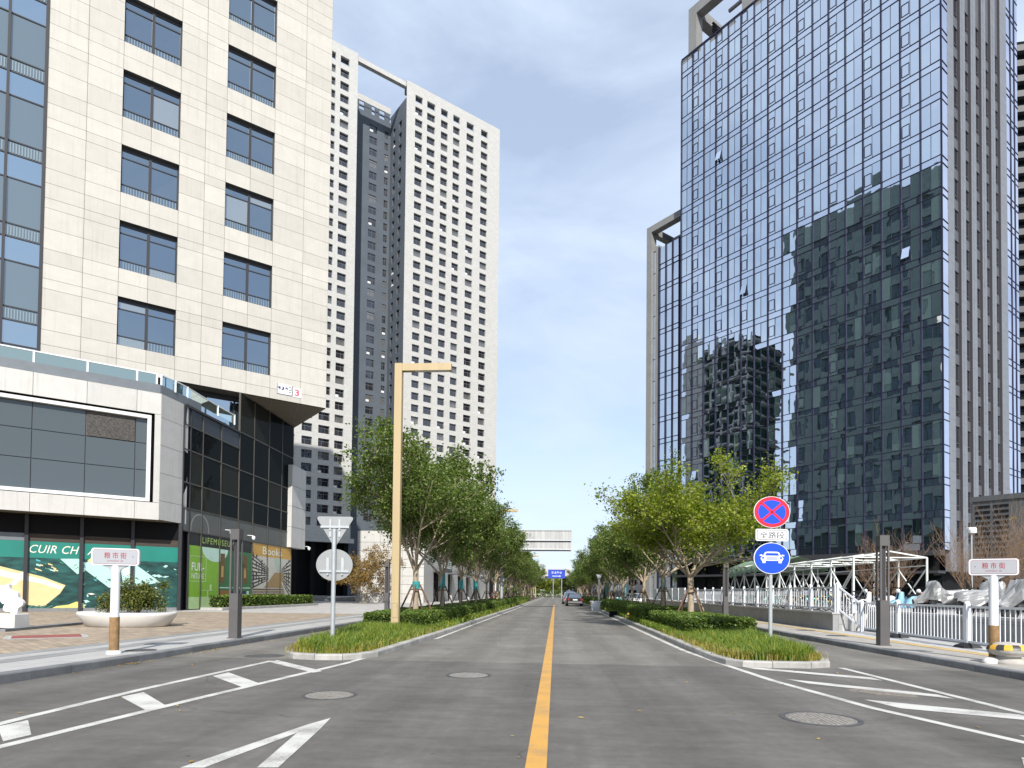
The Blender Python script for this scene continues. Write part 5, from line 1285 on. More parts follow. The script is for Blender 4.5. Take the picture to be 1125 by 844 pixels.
M['grass_yellow'] = leafmat('grass_yellow', [(.30, .26, .05), (.22, .24, .04), (.36, .30, .09), (.20, .14, .06)], .35)
def leaf(mb, c, s, rr, droop=.3):
    """one pointed leaf folded along its midrib"""
    d = V((rr.gauss(0, 1), rr.gauss(0, 1), rr.gauss(-droop, .7)))
    if d.length < .1: d = V((1, 0, 0))
    d.normalize(); n = V((rr.gauss(0, .6), rr.gauss(0, .6), 1)).normalized(); w = d.cross(n)
    if w.length < .1: w = d.cross(V((1, 0, .3)))
    w.normalize(); w *= s*.36; l = d*s; b = len(mb.v); up = w.cross(d).normalized()*s*.12
    mb.v += [(c-l*.5)[:], (c+w+up)[:], (c+l*.55)[:], (c-w+up)[:]]
    mb.f += [[b, b+1, b+2], [b, b+2, b+3]]; mb.m += [0, 0]; mb.sm += [False, False]
def grow(seed, H, fork, spread, limbs, leaves, ls, r0=.12, bias=(0, 0), low=.38, dens_top=1.):
    """vase shaped street tree: trunk, ascending limbs, twigs carrying leaf clumps"""
    rr = random.Random(seed); tr = MB(); cr = MB()
    lean = V((rr.uniform(-.05, .05), rr.uniform(-.05, .05), 0))
    tp = [V((0, 0, -.05)), V((0, 0, .25))+lean*.2, V((0, 0, fork*.6))+lean*.6, V((0, 0, fork))+lean]
    tr.tube(tp, [r0*1.35, r0*1.08, r0*.95, r0*.98], 10)
    tips = []
    def branch(p, d, L, r, depth):
        n = 4; pts = [p]; rad = [r]; q = p.copy(); dd = d.copy()
        for i in range(n):
            dd = (dd + V((rr.gauss(0, .13), rr.gauss(0, .13), rr.gauss(.03, .08)))).normalized()
            q = q + dd*L/n; pts.append(q.copy()); rad.append(max(.006, r*(1-.72*(i+1)/n)))
            if depth < 3 and i >= (1 if depth else 0):
                k = rr.choice((1, 2)) if depth < 2 else 1
                for _ in range(k):
                    s = V((rr.gauss(0, 1), rr.gauss(0, 1), rr.gauss(.25, .5))).normalized()
                    nd = (dd*.62 + s*.72).normalized()
                    branch(q.copy(), nd, L*rr.uniform(.38, .6), rad[-1]*.72, depth+1)
            if depth >= 1 and q.z > H*low: tips.append((q.copy(), depth))
        tr.tube(pts, rad, 6 if depth else 8)
        tips.append((q.copy(), depth+1))
    top = tp[-1]
    for i in range(limbs):
        a = 2*pi*(i+rr.uniform(-.25, .25))/limbs; e = rr.uniform(.30, .62) if i % 2 else rr.uniform(.12, .36)
        d = V((cos(a)*sin(e*1.5)*spread+bias[0], sin(a)*sin(e*1.5)*spread+bias[1], cos(e*1.2))).normalized()
        branch(top + V((cos(a), sin(a), -rr.uniform(.0, .25)))*r0*.5, d, (H-fork)*rr.uniform(.66, .9), r0*rr.uniform(.42, .62), 0)
    tips = [t_ for t_ in tips if t_[0].z > fork+.25]
    wts = [(1. if t_[1] >= 2 else .45)*(.4+.6*min(1, (t_[0].z-fork)/(H-fork)*1.6)) for t_ in tips]
    for p, k in rr.choices(tips, wts, k=max(1, leaves//11)):
        sd_ = rr.uniform(.12, .30)
        for _ in range(11):
            c = p + V((rr.gauss(0, sd_), rr.gauss(0, sd_), rr.gauss(0, sd_*.75)))
            leaf(cr, c, ls*rr.uniform(.65, 1.25), rr)
    return tr, cr
def mesh_of(mb, mats, name):
    o = mb.build(name, mats); me = o.data; bpy.data.objects.remove(o); return me
def tree_proto(name, leafm, **k):
    tr, cr = grow(**k); return mesh_of(tr, M['bark'], 'trunk'), mesh_of(cr, leafm, 'crown')
PA = tree_proto('a', M['leaf_dark'], seed=3, H=7.3, fork=2.35, spread=1.25, limbs=7, leaves=30000, ls=.13, low=.46)
PB = tree_proto('b', M['leaf_dark'], seed=8, H=7.0, fork=2.2, spread=1.15, limbs=6, leaves=23000, ls=.155, low=.46)
PC = tree_proto('c', M['leaf_dark'], seed=21, H=7.0, fork=2.4, spread=1.25, limbs=6, leaves=22000, ls=.16, low=.46)
PD = tree_proto('d', M['leaf_bright'], seed=14, H=6.1, fork=2.2, spread=1.7, limbs=8, leaves=28000, ls=.125, r0=.14, low=.56)
PE = tree_proto('e', M['leaf_dark'], seed=31, H=6.0, fork=2.2, spread=1.3, limbs=6, leaves=18000, ls=.15, low=.52)
stk = {}
def stakes(kind):
    if kind in stk: return stk[kind]
    out = []
    for i in range(4):
        a = pi/4+pi/2*i+.2; m = MB(); m.tube([(1.05*cos(a), 1.05*sin(a), -.05), (.16*cos(a+.25), .16*sin(a+.25), 1.72)], .038, 7); out.append(mesh_of(m, M['stake'] if (i != 3 or kind) else M['stake_pale'], 'support_pole'))
    m = MB()
    for i in range(4):
        a, b = pi/4+pi/2*i+.2, pi/4+pi/2*(i+1)+.2; m.tube([(.28*cos(a), .28*sin(a), 1.5), (.28*cos(b), .28*sin(b), 1.52)], .028, 6)
    out.append(mesh_of(m, M['stake'], 'support_ring')); stk[kind] = out; return out
wr = {}
def plant_tree(x, y, proto, label, group, rz=0., sc=1., staked=True, wrap=None, z=.1, kind=0, szz=None, wd=1.):
    t = thing('street_tree', label, 'tree', (x, y, z), rz, group); t.scale = (sc*wd, sc*wd, szz or sc)
    link('trunk', proto[0], t); link('crown', proto[1], t)
    if staked:
        for i, me in enumerate(stakes(kind)): link('support_pole' if i < 4 else 'support_ring', me, t)
    if wrap:
        if wrap not in wr: m = MB(); m.tube([(0, 0, wrap[0]), (0, 0, wrap[1])], .158, 12); wr[wrap] = mesh_of(m, M['wrap'], 'trunk_wrap')
        link('trunk_wrap', wr[wrap], t)
    return t
ordn = ['nearest', 'second', 'third', 'fourth', 'fifth', 'sixth', 'seventh', 'eighth', 'ninth', 'tenth', 'eleventh', 'twelfth', 'thirteenth', 'fourteenth', 'fifteenth', 'sixteenth', 'seventeenth', 'eighteenth', 'nineteenth', 'twentieth']
GL_, GR_ = 'staked street trees in the left island', 'staked street trees in the right island'
LT = [(PA, .4, 1.0, (1.55, 1.85)), (PB, 2.1, 1.0, (1.6, 2.35)), (PC, 4.0, .98, (1.6, 2.2)), (PA, 2.9, .95, (1.6, 2.3))]
for i in range(20):
    y = (26.7 if i == 0 else 25.5+7*i) if i < 10 else 95.5+8.5*(i-10)
    pr, rz, sc, w_ = LT[i] if i < 4 else (rnd.choice((PB, PC, PA)), rnd.uniform(0, 6.28), rnd.uniform(.86, 1.0), None)
    lb = {0: 'staked street tree with a short teal trunk band beside the near tan lamp', 1: 'staked street tree with a long teal trunk wrap, second in the left island', 2: 'third tree of the left island, teal wrap partly hidden', 3: 'fourth tree of the left island, teal wrap and dense crown'}.get(i, '%s staked tree of the left island counted from the camera' % ordn[i])
    plant_tree(-5.75+rnd.uniform(-.12, .12), y, pr, lb, GL_, rz, sc, i < 14, w_, kind=1, wd=1. if i == 0 else .84)
RT = [(PD, 1.0, 1.0, None, 1.), (PE, .6, 1.05, (1.55, 2.3), 1.), (PE, 2.6, 1.0, None, 1.), (PB, 5.0, .85, None, .8)]
for i in range(20):
    y = 28.2+7*i if i < 10 else 98+8.5*(i-10)
    pr, rz, sc, w_, _ = RT[i] if i < 4 else (rnd.choice((PE, PE, PB)), rnd.uniform(0, 6.28), rnd.uniform(.9, 1.02) if i < 12 else .95, None, 1)
    lb = {0: 'bright yellow green spreading tree with many pale limbs, nearest in the right island', 1: 'right island tree with a teal trunk wrap behind the bright one', 2: 'third tree of the right island with a dark straight trunk', 3: 'fourth tree of the right island, thin crowned and staked'}.get(i, '%s staked tree of the right island counted from the camera' % ordn[i])
    plant_tree(5.75+rnd.uniform(-.12, .12), y, pr, lb, GR_, rz, sc, i < 14, w_, kind=0, wd=1. if i == 0 else .88)
# clump trees closing the road
PF = tree_proto('f', M['leaf_bright'], seed=44, H=6.5, fork=.8, spread=1.5, limbs=8, leaves=5000, ls=.34, low=.12)
for i in range(9):
    t = thing('bushy_tree', '%s bushy tree of the row closing the far end of the road, from the left' % ordn[i].replace('nearest', 'first'), 'tree', (-15+3.6*i+rnd.uniform(-.5, .5), 208+rnd.uniform(-1, 3), 0), rnd.uniform(0, 6), 'bushy trees across the far end of the road')
    link('trunk', PF[0], t); link('crown', PF[1], t); t.scale = (1, 1, rnd.uniform(.75, 1.))
m = MB(); 
rr = random.Random(2)
for i in range(5000): leaf(m, V((rr.uniform(-17, 16), 203+rr.gauss(0, .6), rr.uniform(0, 2.2))), .38, rr)
m.build('end_hedge', M['leaf_hedge'], label='dark hedge across the far end of the road', cat='hedge')
# hedges
def hedge(name, label, parts, density, s, h0=.0, matl='leaf_hedge', z=.1):
    """clipped hedge; parts = list of (x0,x1,y0,y1,h)"""
    t = thing(name, label, 'hedge', (0, 0, 0)); lf, core = MB(), MB(); rr = random.Random(len(label))
    for x0, x1, y0, y1, h in parts:
        L_ = y1-y0; k = max(1, int(L_/1.2)); d = .07
        for i in range(k):
            a, b = y0+L_*i/k, y0+L_*(i+1)/k; j = lambda: rr.uniform(-.05, .05)
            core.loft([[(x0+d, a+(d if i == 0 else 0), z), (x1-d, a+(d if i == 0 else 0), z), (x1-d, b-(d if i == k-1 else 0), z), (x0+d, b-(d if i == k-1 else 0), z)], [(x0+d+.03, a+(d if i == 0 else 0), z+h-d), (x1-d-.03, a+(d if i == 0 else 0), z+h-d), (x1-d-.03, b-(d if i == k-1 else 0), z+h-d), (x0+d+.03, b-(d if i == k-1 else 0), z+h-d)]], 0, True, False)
            dist = max(1, (a-18)/14) if y0 < 100 and abs(x0) < 9 else 1.5
            sz = s*dist**.5
            for side, area in (('t', (x1-x0)*(b-a)), ('l', h*(b-a)), ('r', h*(b-a)), ('f', (x1-x0)*h if i == 0 else 0), ('b', (x1-x0)*h*.5 if i == k-1 else 0)):
                for _ in range(int(area*density/dist)):
                    bump_ = .05*sin(a*2.1)+.035*sin(a*5.3+x0); o = rr.uniform(-.10, .045)+bump_*.5
                    x, y, zz_ = rr.uniform(x0, x1), rr.uniform(a, b), z+rr.uniform(.02, h)
                    if side == 't': zz_ = z+h+o
                    elif side == 'l': x = x0-o
                    elif side == 'r': x = x1+o
                    elif side == 'f': y = y0-o
                    else: y = y1+o
                    leaf(lf, V((x, y, zz_)), sz*rr.uniform(.7, 1.4), rr, .0)
    core.build('dark_core', M['hedge_core'], t); lf.build('foliage', M[matl], t); return t  # solid near-black boxes fill the hedge behind its leaf shell
hedge('hedge', 'long clipped hedge in the left island under the staked trees', [(-6.9, -4.75, 22.8, 46, .62), (-6.8, -4.5, 46.4, 110, .68)], 1100, .07)
hedge('hedge', 'long clipped hedge in the right island under the staked trees', [(4.35, 6.55, 21.6, 30.5, .62), (4.2, 6.5, 30.9, 110, .74)], 1100, .07)
# shop hedge: box turned along the shop front
sh_ = hedge('hedge', 'low clipped hedge along the shop front under the furniture poster', [(-22.9, -22.1, 41.3, 57.5, .75)], 260, .14, z=.3)
t = thing('hedge_kerb', 'grey stone edging around the shop front hedge', 'edging', (-22.5, 49.4, .146)); m = MB(); m.cbox(-.75, .75, -8.6, 8.5, 0, .17, .01); m.build('edging', M['kerb_pale'], t)
# blades of lily turf on the island tips, low yellowish grass along the kerbs
def blades(mb, x, y, h, rr, w=.009, z=.1):
    a = rr.uniform(0, 2*pi); d = V((cos(a), sin(a), 0)); s = V((-sin(a), cos(a), 0))*w; k = rr.uniform(.15, .75)*h
    p0, p1, p2 = V((x, y, z)), V((x, y, z+h*.62))+d*k*.3, V((x, y, z+h*rr.uniform(.8, 1.)))+d*k
    b = len(mb.v); mb.v += [(p0-s)[:], (p0+s)[:], (p1+s*.8)[:], (p1-s*.8)[:], p2[:]]; mb.f += [[b, b+1, b+2, b+3], [b+3, b+2, b+4]]; mb.m += [0, 0]; mb.sm += [False, False]
rr = random.Random(77); m = MB()
def inside(x, y, poly):
    c = False; j = len(poly)-1
    for i in range(len(poly)):
        xi, yi, xj, yj = *poly[i][:2], *poly[j][:2]
        if (yi > y) != (yj > y) and x < (xj-xi)*(y-yi)/(yj-yi)+xi: c = not c
        j = i
    return c
tl = [(-6.15, 15.3), (-5.8, 14.35), (-5.3, 14.18), (-4.8, 14.25), (-4.42, 15), (-4.35, 20), (-4.3, 24), (-4.6, 24), (-4.8, 22.9), (-6.9, 22.9), (-6.6, 20), (-6.25, 17.5)]
tr_ = [(3.98, 15.3), (4.2, 14.4), (5.3, 14.3), (5.8, 14.9), (5.95, 16.5), (6.5, 21.6), (4.3, 21.6), (4.3, 30), (3.98, 30)]
def tufts(poly, n, x0, x1, y0, y1, front):
    k = 0
    while k < n:
        x, y = rr.uniform(x0, x1), rr.uniform(y0, y1)
        if not inside(x, y, poly): continue
        k += 1; edge = min(1, max(0, (x-front[0])*front[1]))
        for _ in range(15): blades(m, x+rr.gauss(0, .05), y+rr.gauss(0, .05), rr.uniform(.16, .38)*(.55+.6*edge), rr)
def yellow(n, pts, off):
    for _ in range(n):
        i = rr.randrange(len(pts)-1); t_ = rr.random(); x = pts[i][0]+(pts[i+1][0]-pts[i][0])*t_; y = pts[i][1]+(pts[i+1][1]-pts[i][1])*t_
        c0 = len(m.m); blades(m, x+rr.gauss(off, .12), y+abs(rr.gauss(.1, .12)), rr.uniform(.08, .26), rr); m.m[c0:] = [1]*(len(m.m)-c0)
yellow(2600, [(-6.1, 15.3), (-5.8, 14.4), (-5.3, 14.2), (-4.8, 14.3), (-4.45, 15), (-4.4, 20), (-4.35, 24)], -.05); yellow(3400, [(4.05, 24), (3.98, 18), (4.0, 15.3), (4.2, 14.45), (5.3, 14.3), (5.8, 14.9)], .03)
tufts(tl, 1700, -7, -4.2, 14, 24.2, (-4.2, -.9)); tufts(tr_, 1500, 3.9, 6.6, 14, 30, (3.6, .7))
for i in range(5200):
    y = 24+70*rr.random()**1.6
    for x0, w_ in ((-4.7, .5), (4.0, .3)):
        blades(m, x0+rr.uniform(0, w_), y, rr.uniform(.08, .2)*(1+y/60), rr, .016*(1+y/40))
m.build('grass', [M['grass_blade'], M['grass_yellow']], label='tall lily turf and yellowish grass in the island tips', cat='grass', kind='stuff')
# shrub in the white planter
def shrub(name, label, x, y, z, rx, ry, h, n, ls, mat, seed=1, twigs=9, cat='shrub', rz=0):
    t = thing(name, label, cat, (x, y, z), rz); rr = random.Random(seed); st, lf = MB(), MB()
    for i in range(twigs):
        a = 2*pi*i/twigs+rr.uniform(-.3, .3); r_ = rr.uniform(.4, .95); e = V((rx*r_*cos(a), ry*r_*sin(a), h*rr.uniform(.55, .95)))
        p1 = e*.45+V((rr.gauss(0, .05), rr.gauss(0, .05), .05)); st.tube([(0, 0, -.05), p1[:], e[:]], [.025*h, .018*h, .006], 6)
        for _ in range(5):
            q = e*rr.uniform(.5, 1)+V((rr.gauss(0, .18*rx), rr.gauss(0, .18*ry), rr.gauss(.05, .12*h)))
            for _ in range(n//(twigs*5)):
                leaf(lf, q+V((rr.gauss(0, .11*rx), rr.gauss(0, .11*ry), rr.gauss(0, .09*h))), ls*rr.uniform(.6, 1.3), rr)
    for i in range(n//3):
        a, b = rr.uniform(0, 2*pi), rr.uniform(0, 1)**.5; leaf(lf, V((rx*b*cos(a), ry*b*sin(a), h*(1-b*b*.75)*rr.uniform(.3, .95))), ls*rr.uniform(.6, 1.3), rr)
    st.build('stem', M['bark'], t); lf.build('foliage', mat, t); return t
shrub('shrub', 'round yellowish green shrub growing in the white boat planter', PLANT[0]+.35, PLANT[1], .55, 1.05, .75, 1.25, 4200, .085, M['leaf_shrub'], 4)
shrub('shrub', 'small low shrub at the left end of the white boat planter', PLANT[0]-.85, PLANT[1]+.1, .55, .45, .4, .8, 700, .08, M['leaf_shrub'], 6, 6)
q = at(398, 661, .15)
t = thing('autumn_tree', 'small orange and yellow autumn tree behind the round sign back', 'tree', (-20.4, 68, .146), 0)
tr, cr = grow(63, 5.2, .5, 1.7, 8, 9000, .19, .09, (0, 0), .1); tr.build('trunk', M['bark'], t); cr.build('crown', M['leaf_autumn'], t); t.scale = (.95, .95, 1)
# bare shrubs at the right
M['twig'] = pmat('twig', (.19, .125, .08), .9, var=.3, vs=6)
def bare(x, y, h, spread, seed, label, leaves=0):
    t = thing('bare_shrub', label, 'shrub', (x, y, .85), 0, 'bare leafless shrubs on the right terrace'); rr = random.Random(seed); m = MB(); lf = MB()
    def br(p, d, L_, r_, dep):
        pts, rad = [p], [r_]; q = p.copy()
        for i in range(4):
            d = (d+V((rr.gauss(0, .12), rr.gauss(0, .12), .07))).normalized(); q = q+d*L_/4; pts.append(q.copy()); rad.append(max(.004, r_*(1-.8*(i+1)/4)))
            if dep < 3 and i > 0 - 1:
                for _ in range(1 if dep else 2): br(q.copy(), (d+V((rr.gauss(0, .5), rr.gauss(0, .5), .25))).normalized(), L_*rr.uniform(.4, .62), rad[-1]*.75, dep+1)
        m.tube(pts, rad, 5)
        if leaves and rr.random() < .018: 
            for _ in range(leaves): leaf(lf, q+V((rr.gauss(0, .06), rr.gauss(0, .06), rr.gauss(0, .06))), .16, rr)
    for i in range(9):
        a = 2*pi*i/9+rr.uniform(-.3, .3); br(V((.1*cos(a), .1*sin(a), 0)), V((cos(a)*spread, sin(a)*spread, 1)).normalized(), h*rr.uniform(.6, .85), .028, 0)
    m.build('branch', M['twig'], t)
    if lf.v: lf.build('last_leaves', M['dry_leaf'], t)
for (x, y, h, s_, lb, lv) in ((19.8, 31.5, 3.9, .65, 'tall bare reddish shrub before the corner of the glass tower', 0), (20.8, 28.8, 4.0, .55, 'bare shrub in front of the louvred end of the dark building', 3), (16.5, 33.5, 3.0, .6, 'low bare shrub beside the steel shed frame', 0), (20.2, 25.2, 3.3, .7, 'bare shrub with a few yellow leaves behind the right street name sign', 5), (24.0, 37.0, 3.4, .6, 'bare shrub farthest back, at the foot of the glass tower', 0)):
    bare(x, y, h, s_, int(x*10), lb, lv)
shrub('shrub', 'low orange green clipped shrub at the right edge behind the scooters', 21.6, 22.6, .85, 1.6, 1.2, 1.1, 1800, .12, M['leaf_autumn'], 9)
# ================================================================== RIGHT HAND TERRACE
M['terrace_wall'] = tilemat('terrace_wall', (.27, .27, .265), (.22, .225, .225), (.15, .15, .15), .8, .35, .012, .8, 0, .18)
for n_ in M['terrace_wall'].node_tree.nodes:
    if n_.type == 'MAPPING': n_.inputs['Rotation'].default_value = (R(90), 0, R(90))
M['terrace_pave'] = tilemat('terrace_pave', (.33, .32, .30), (.28, .275, .265), (.2, .2, .19), .6, .3, .01, .8, 0, .15)
M['fence_white'] = pmat('fence_white', (.60, .62, .66), .4, var=.03)
M['steel_white'] = pmat('steel_white', (.56, .58, .56), .4, var=.05)
mb = MB(); mb.poly([(11.3, 26.6, .84), (70, 26.6, .84), (70, 120, .84), (11.3, 120, .84)]); mb.poly([(12.7, -10, .838), (70, -10, .838), (70, 26.6, .838), (12.7, 26.6, .838)]); struct('terrace', mb, M['terrace_pave'])
t = thing('retaining_wall', 'low grey stone retaining wall with a pale end along the right pavement', 'wall', (0, 0, 0))
mb = MB(); mb.box(10.98, 11.35, 26.35, 118, .1, .80, 0); mb.box(10.94, 11.42, 26.32, 118, .80, .87, 1); mb.build('wall', [M['terrace_wall'], M['granite']], t)
mb = MB(); mb.box(11.35, 12.75, 26.37, 26.75, .1, .82, 0); mb.build('end_wall', M['stone_white'], t)
t = thing('retaining_wall', 'low grey brick wall right behind the nearer white fence', 'wall', (0, 0, 0))
mb = MB(); mb.box(12.4, 12.75, -10, 26.35, .1, .9, 0); mb.box(12.36, 12.8, -10, 26.34, .9, .98, 1); mb.build('wall', [M['terrace_wall'], M['granite']], t)
# railings
def railing(label, pts, z, h, group, base=False, bar=.14):
    t = thing('railing', label, 'fence', (0, 0, 0)); pts = [V((*p, z)) if len(p) == 2 else V(p) for p in pts]
    for p in pts:
        m = MB(); m.cbox(-.06, .06, -.06, .06, 0, h+.08, .01); m.lathe([(.075, h+.08), (.06, h+.14), (.01, h+.16)], 10)
        o = m.build('post', M['fence_white'], t); o.location = p
        if base:
            q = MB(); q.loft([[(-.26, -.24, 0), (.26, -.24, 0), (.26, .24, 0), (-.26, .24, 0)], [(-.22, -.2, .06), (.22, -.2, .06), (.22, .2, .06), (-.22, .2, .06)], [(-.09, -.09, .13), (.09, -.09, .13), (.09, .09, .13), (-.09, .09, .13)]], 0, True, False); b = q.build('foot', M['rubber'], t); b.location = p
    for a, b in zip(pts, pts[1:]):
        m = MB(); d = (b-a); n = max(2, int(d.length/bar)); u = d.normalized()
        a2, b2 = a+u*.06, b-u*.06
        m.beam(a2+V((0, 0, h)), b2+V((0, 0, h)), .05, .06); m.beam(a2+V((0, 0, .16)), b2+V((0, 0, .16)), .05, .06)
        for i in range(1, n):
            p = a.lerp(b, i/n); m.box(p.x-.010, p.x+.010, p.y-.011, p.y+.011, p.z+.19, p.z+h-.03)
        m.build('panel', M['fence_white'], t)
    return t
railing('white railing on top of the grey retaining wall in front of the bicycles', [(11.15, 26.5+2.5*i) for i in range(13)], .87, 1.0, 'r', False, .27)
railing('sloping white railing stepping down from the wall end', [(11.2, 26.42, .87), (11.75, 25.6, .15)], 0, 1.05, 'r')
FP = [(12.0, 26.6), (11.72, 24.6), (11.55, 22.6), (11.42, 20.6), (11.35, 18.6), (11.3, 16.4), (11.3, 14.2), (11.3, 12)]
railing('white pavement fence on dark rubber feet at the right edge', FP[::2] if False else [(12.0, 26.9), (11.55, 22.6), (11.35, 18.6), (11.3, 14.6), (11.3, 11)], .15, 1.12, 'r', True, .19)
# white boards along the terrace farther off
for i in range(6):
    t = thing('white_board', '%s white hoarding board behind the right tree stakes, from the near end' % ordn[i].replace('nearest', 'first'), 'board', (11.6, 60+3.2*i, .84), 0, 'white hoarding boards beside the terrace')
    m = MB(); m.cbox(-.04, .04, -1.45, 1.45, .1, 1.25, .01); m.build('panel', M['pvc'], t); m = MB(); m.box(-.06, .06, -1.3, -1.2, 0, .3); m.box(-.06, .06, 1.2, 1.3, 0, .3); m.build('foot', M['galv'], t)
# steel shed frame with a green canvas pushed to one end
t = thing('shed_frame', 'white steel shed frame with green canvas bunched at its far end', 'shed', (0, 0, .84))
Y0, Y1, XA, XB = 30.2, 52.0, 13.5, 16.7; n = 9
for i in range(n+1):
    y = Y0+(Y1-Y0)*i/n; h = 2.45+(.25 if i > 6 else 0)
    for x in (XA, XB): m = MB(); m.beam((x, y, 0), (x, y, h), .07, .07); m.build('post', M['steel_white'], t)
    m = MB(); m.beam((XA, y, h), ((XA+XB)/2, y, h+.28), .06); m.beam(((XA+XB)/2, y, h+.28), (XB, y, h), .06); m.beam((XA, y, h), (XB, y, h), .05); m.build('rafter', M['steel_white'], t)
    if i < n:
        y2 = Y0+(Y1-Y0)*(i+1)/n; h2 = 2.45+(.25 if i+1 > 6 else 0); m = MB()
        for x in (XA, XB): m.beam((x, y+.04, .1), (x, y2-.04, h2-.5), .045); m.beam((x, y+.04, h-.5), (x, y2-.04, .1), .045); m.beam((x, y, h), (x, y2, h2), .06); m.beam((x, y, h-.35), (x, y2, h2-.35), .045)
        m.beam(((XA+XB)/2, y, h+.28), ((XA+XB)/2, y2, h2+.28), .06); m.build('brace', M['steel_white'], t)
M['canvas'] = pmat('canvas', (.14, .21, .14), .7, var=.25, vs=1.2, bump=.5, bs=6)
m = MB(); rings = []
for i in range(30):
    y = 41+11.6*i/29; f = .09*sin(i*2.1)+.04*sin(i*5.3); s_ = .5 if i < 15 else .5+.35*((i-15)/14)
    dr = .3+.35*max(0, (i-14)/15)
    rings.append([(XA-.12, y, 2.5-dr+f), (XA-.1, y, 2.58+f), ((XA+XB)/2, y, 2.86+s_*.5+f), (XB+.1, y, 2.58+f), (XB+.12, y, 2.5-dr+f)])
m.loft(rings, 0, False, True, None, False); m.build('canvas', M['canvas'], t)
# bicycles behind the railing
def bike_meshes():
    out = {}
    m = MB()
    for y in (-.52, .52):
        N_ = 20; m.loft([[(.022*cos(b), y+(.31+.022*sin(b))*cos(a), .33+(.31+.022*sin(b))*sin(a)) for b in [k*pi/3 for k in range(6)]] for a in [2*pi*i/N_ for i in range(N_+1)]], 0, False)
        for k in range(7): a = pi*k/7; m.tube([(0, y-.3*cos(a), .33-.3*sin(a)), (0, y+.3*cos(a), .33+.3*sin(a))], .004, 4)
    out['wheel'] = m
    m = MB()
    for a, b in (((0, -.52, .33), (0, -.12, .33)), ((0, -.12, .33), (0, -.22, .82)), ((0, -.22, .78), (0, -.52, .33)), ((0, -.12, .33), (0, .36, .80)), ((0, -.2, .72), (0, .36, .84)), ((0, .52, .33), (0, .34, .98))): m.tube([a, b], .02, 6)
    m.loft([[(-.05, -.85, .62), (.05, -.85, .62), (.05, -.4, .68), (-.05, -.4, .68)], [(-.05, -.85, .65), (.05, -.85, .65), (.05, -.4, .71), (-.05, -.4, .71)]], 0, True, False)
    out['frame'] = m
    m = MB(); m.tube([(-.28, .25, 1.04), (-.2, .36, 1.02), (0, .36, 1.0), (.2, .36, 1.02), (.28, .25, 1.04)], .016, 6); m.box(-.16, .16, .40, .66, .70, .72); m.box(-.16, .16, .40, .41, .72, .92); m.box(-.16, .16, .65, .66, .72, .92); m.box(-.16, -.15, .41, .65, .72, .92); m.box(.15, .16, .41, .65, .72, .92); out['handlebar'] = m
    m = MB(); m.loft([[(-.10, -.36, .84), (.10, -.36, .84), (.03, -.08, .86), (-.03, -.08, .86)], [(-.11, -.37, .90), (.11, -.37, .90), (.03, -.06, .90), (-.03, -.06, .90)]], 0, True, False); out['saddle'] = m
    return out
bm_ = bike_meshes()
bcols = [('dark', (.03, .03, .05)), ('blue', (.04, .20, .50)), ('white', (.55, .56, .56)), ('yellow', (.55, .40, .03)), ('teal', (.03, .34, .33))]
bdat = {}
for n_, c_ in bcols:
    mt_ = pmat('bike_'+n_, c_, .4)
    bdat[n_] = dict(wheel=mesh_of(bm_['wheel'], M['rubber'], 'wheels'), frame=mesh_of(bm_['frame'], mt_, 'frame'), handlebar=mesh_of(bm_['handlebar'], M['chrome'], 'handlebar'), saddle=mesh_of(bm_['saddle'], M['black'], 'saddle'))
cnt = {}
for i in range(22):
    col = rnd.choice(['blue', 'white', 'white', 'dark', 'dark', 'dark', 'teal', 'yellow']); cnt[col] = cnt.get(col, 0)+1
    lb = '%s %s bicycle from the near end of the row behind the wall railing' % (ordn[cnt[col]-1].replace('nearest', 'first'), col)
    t = thing('bicycle', lb, 'bicycle', (12.1+rnd.uniform(-.12, .12), 27.4+1.12*i+rnd.uniform(-.2, .2), .84), R(90+rnd.uniform(-16, 16)), 'bicycles parked behind the railing'); t.rotation_euler[1] = R(rnd.uniform(-9, 4))
    for k, me in bdat[col].items(): link({'wheel': 'wheels'}.get(k, k), me, t)
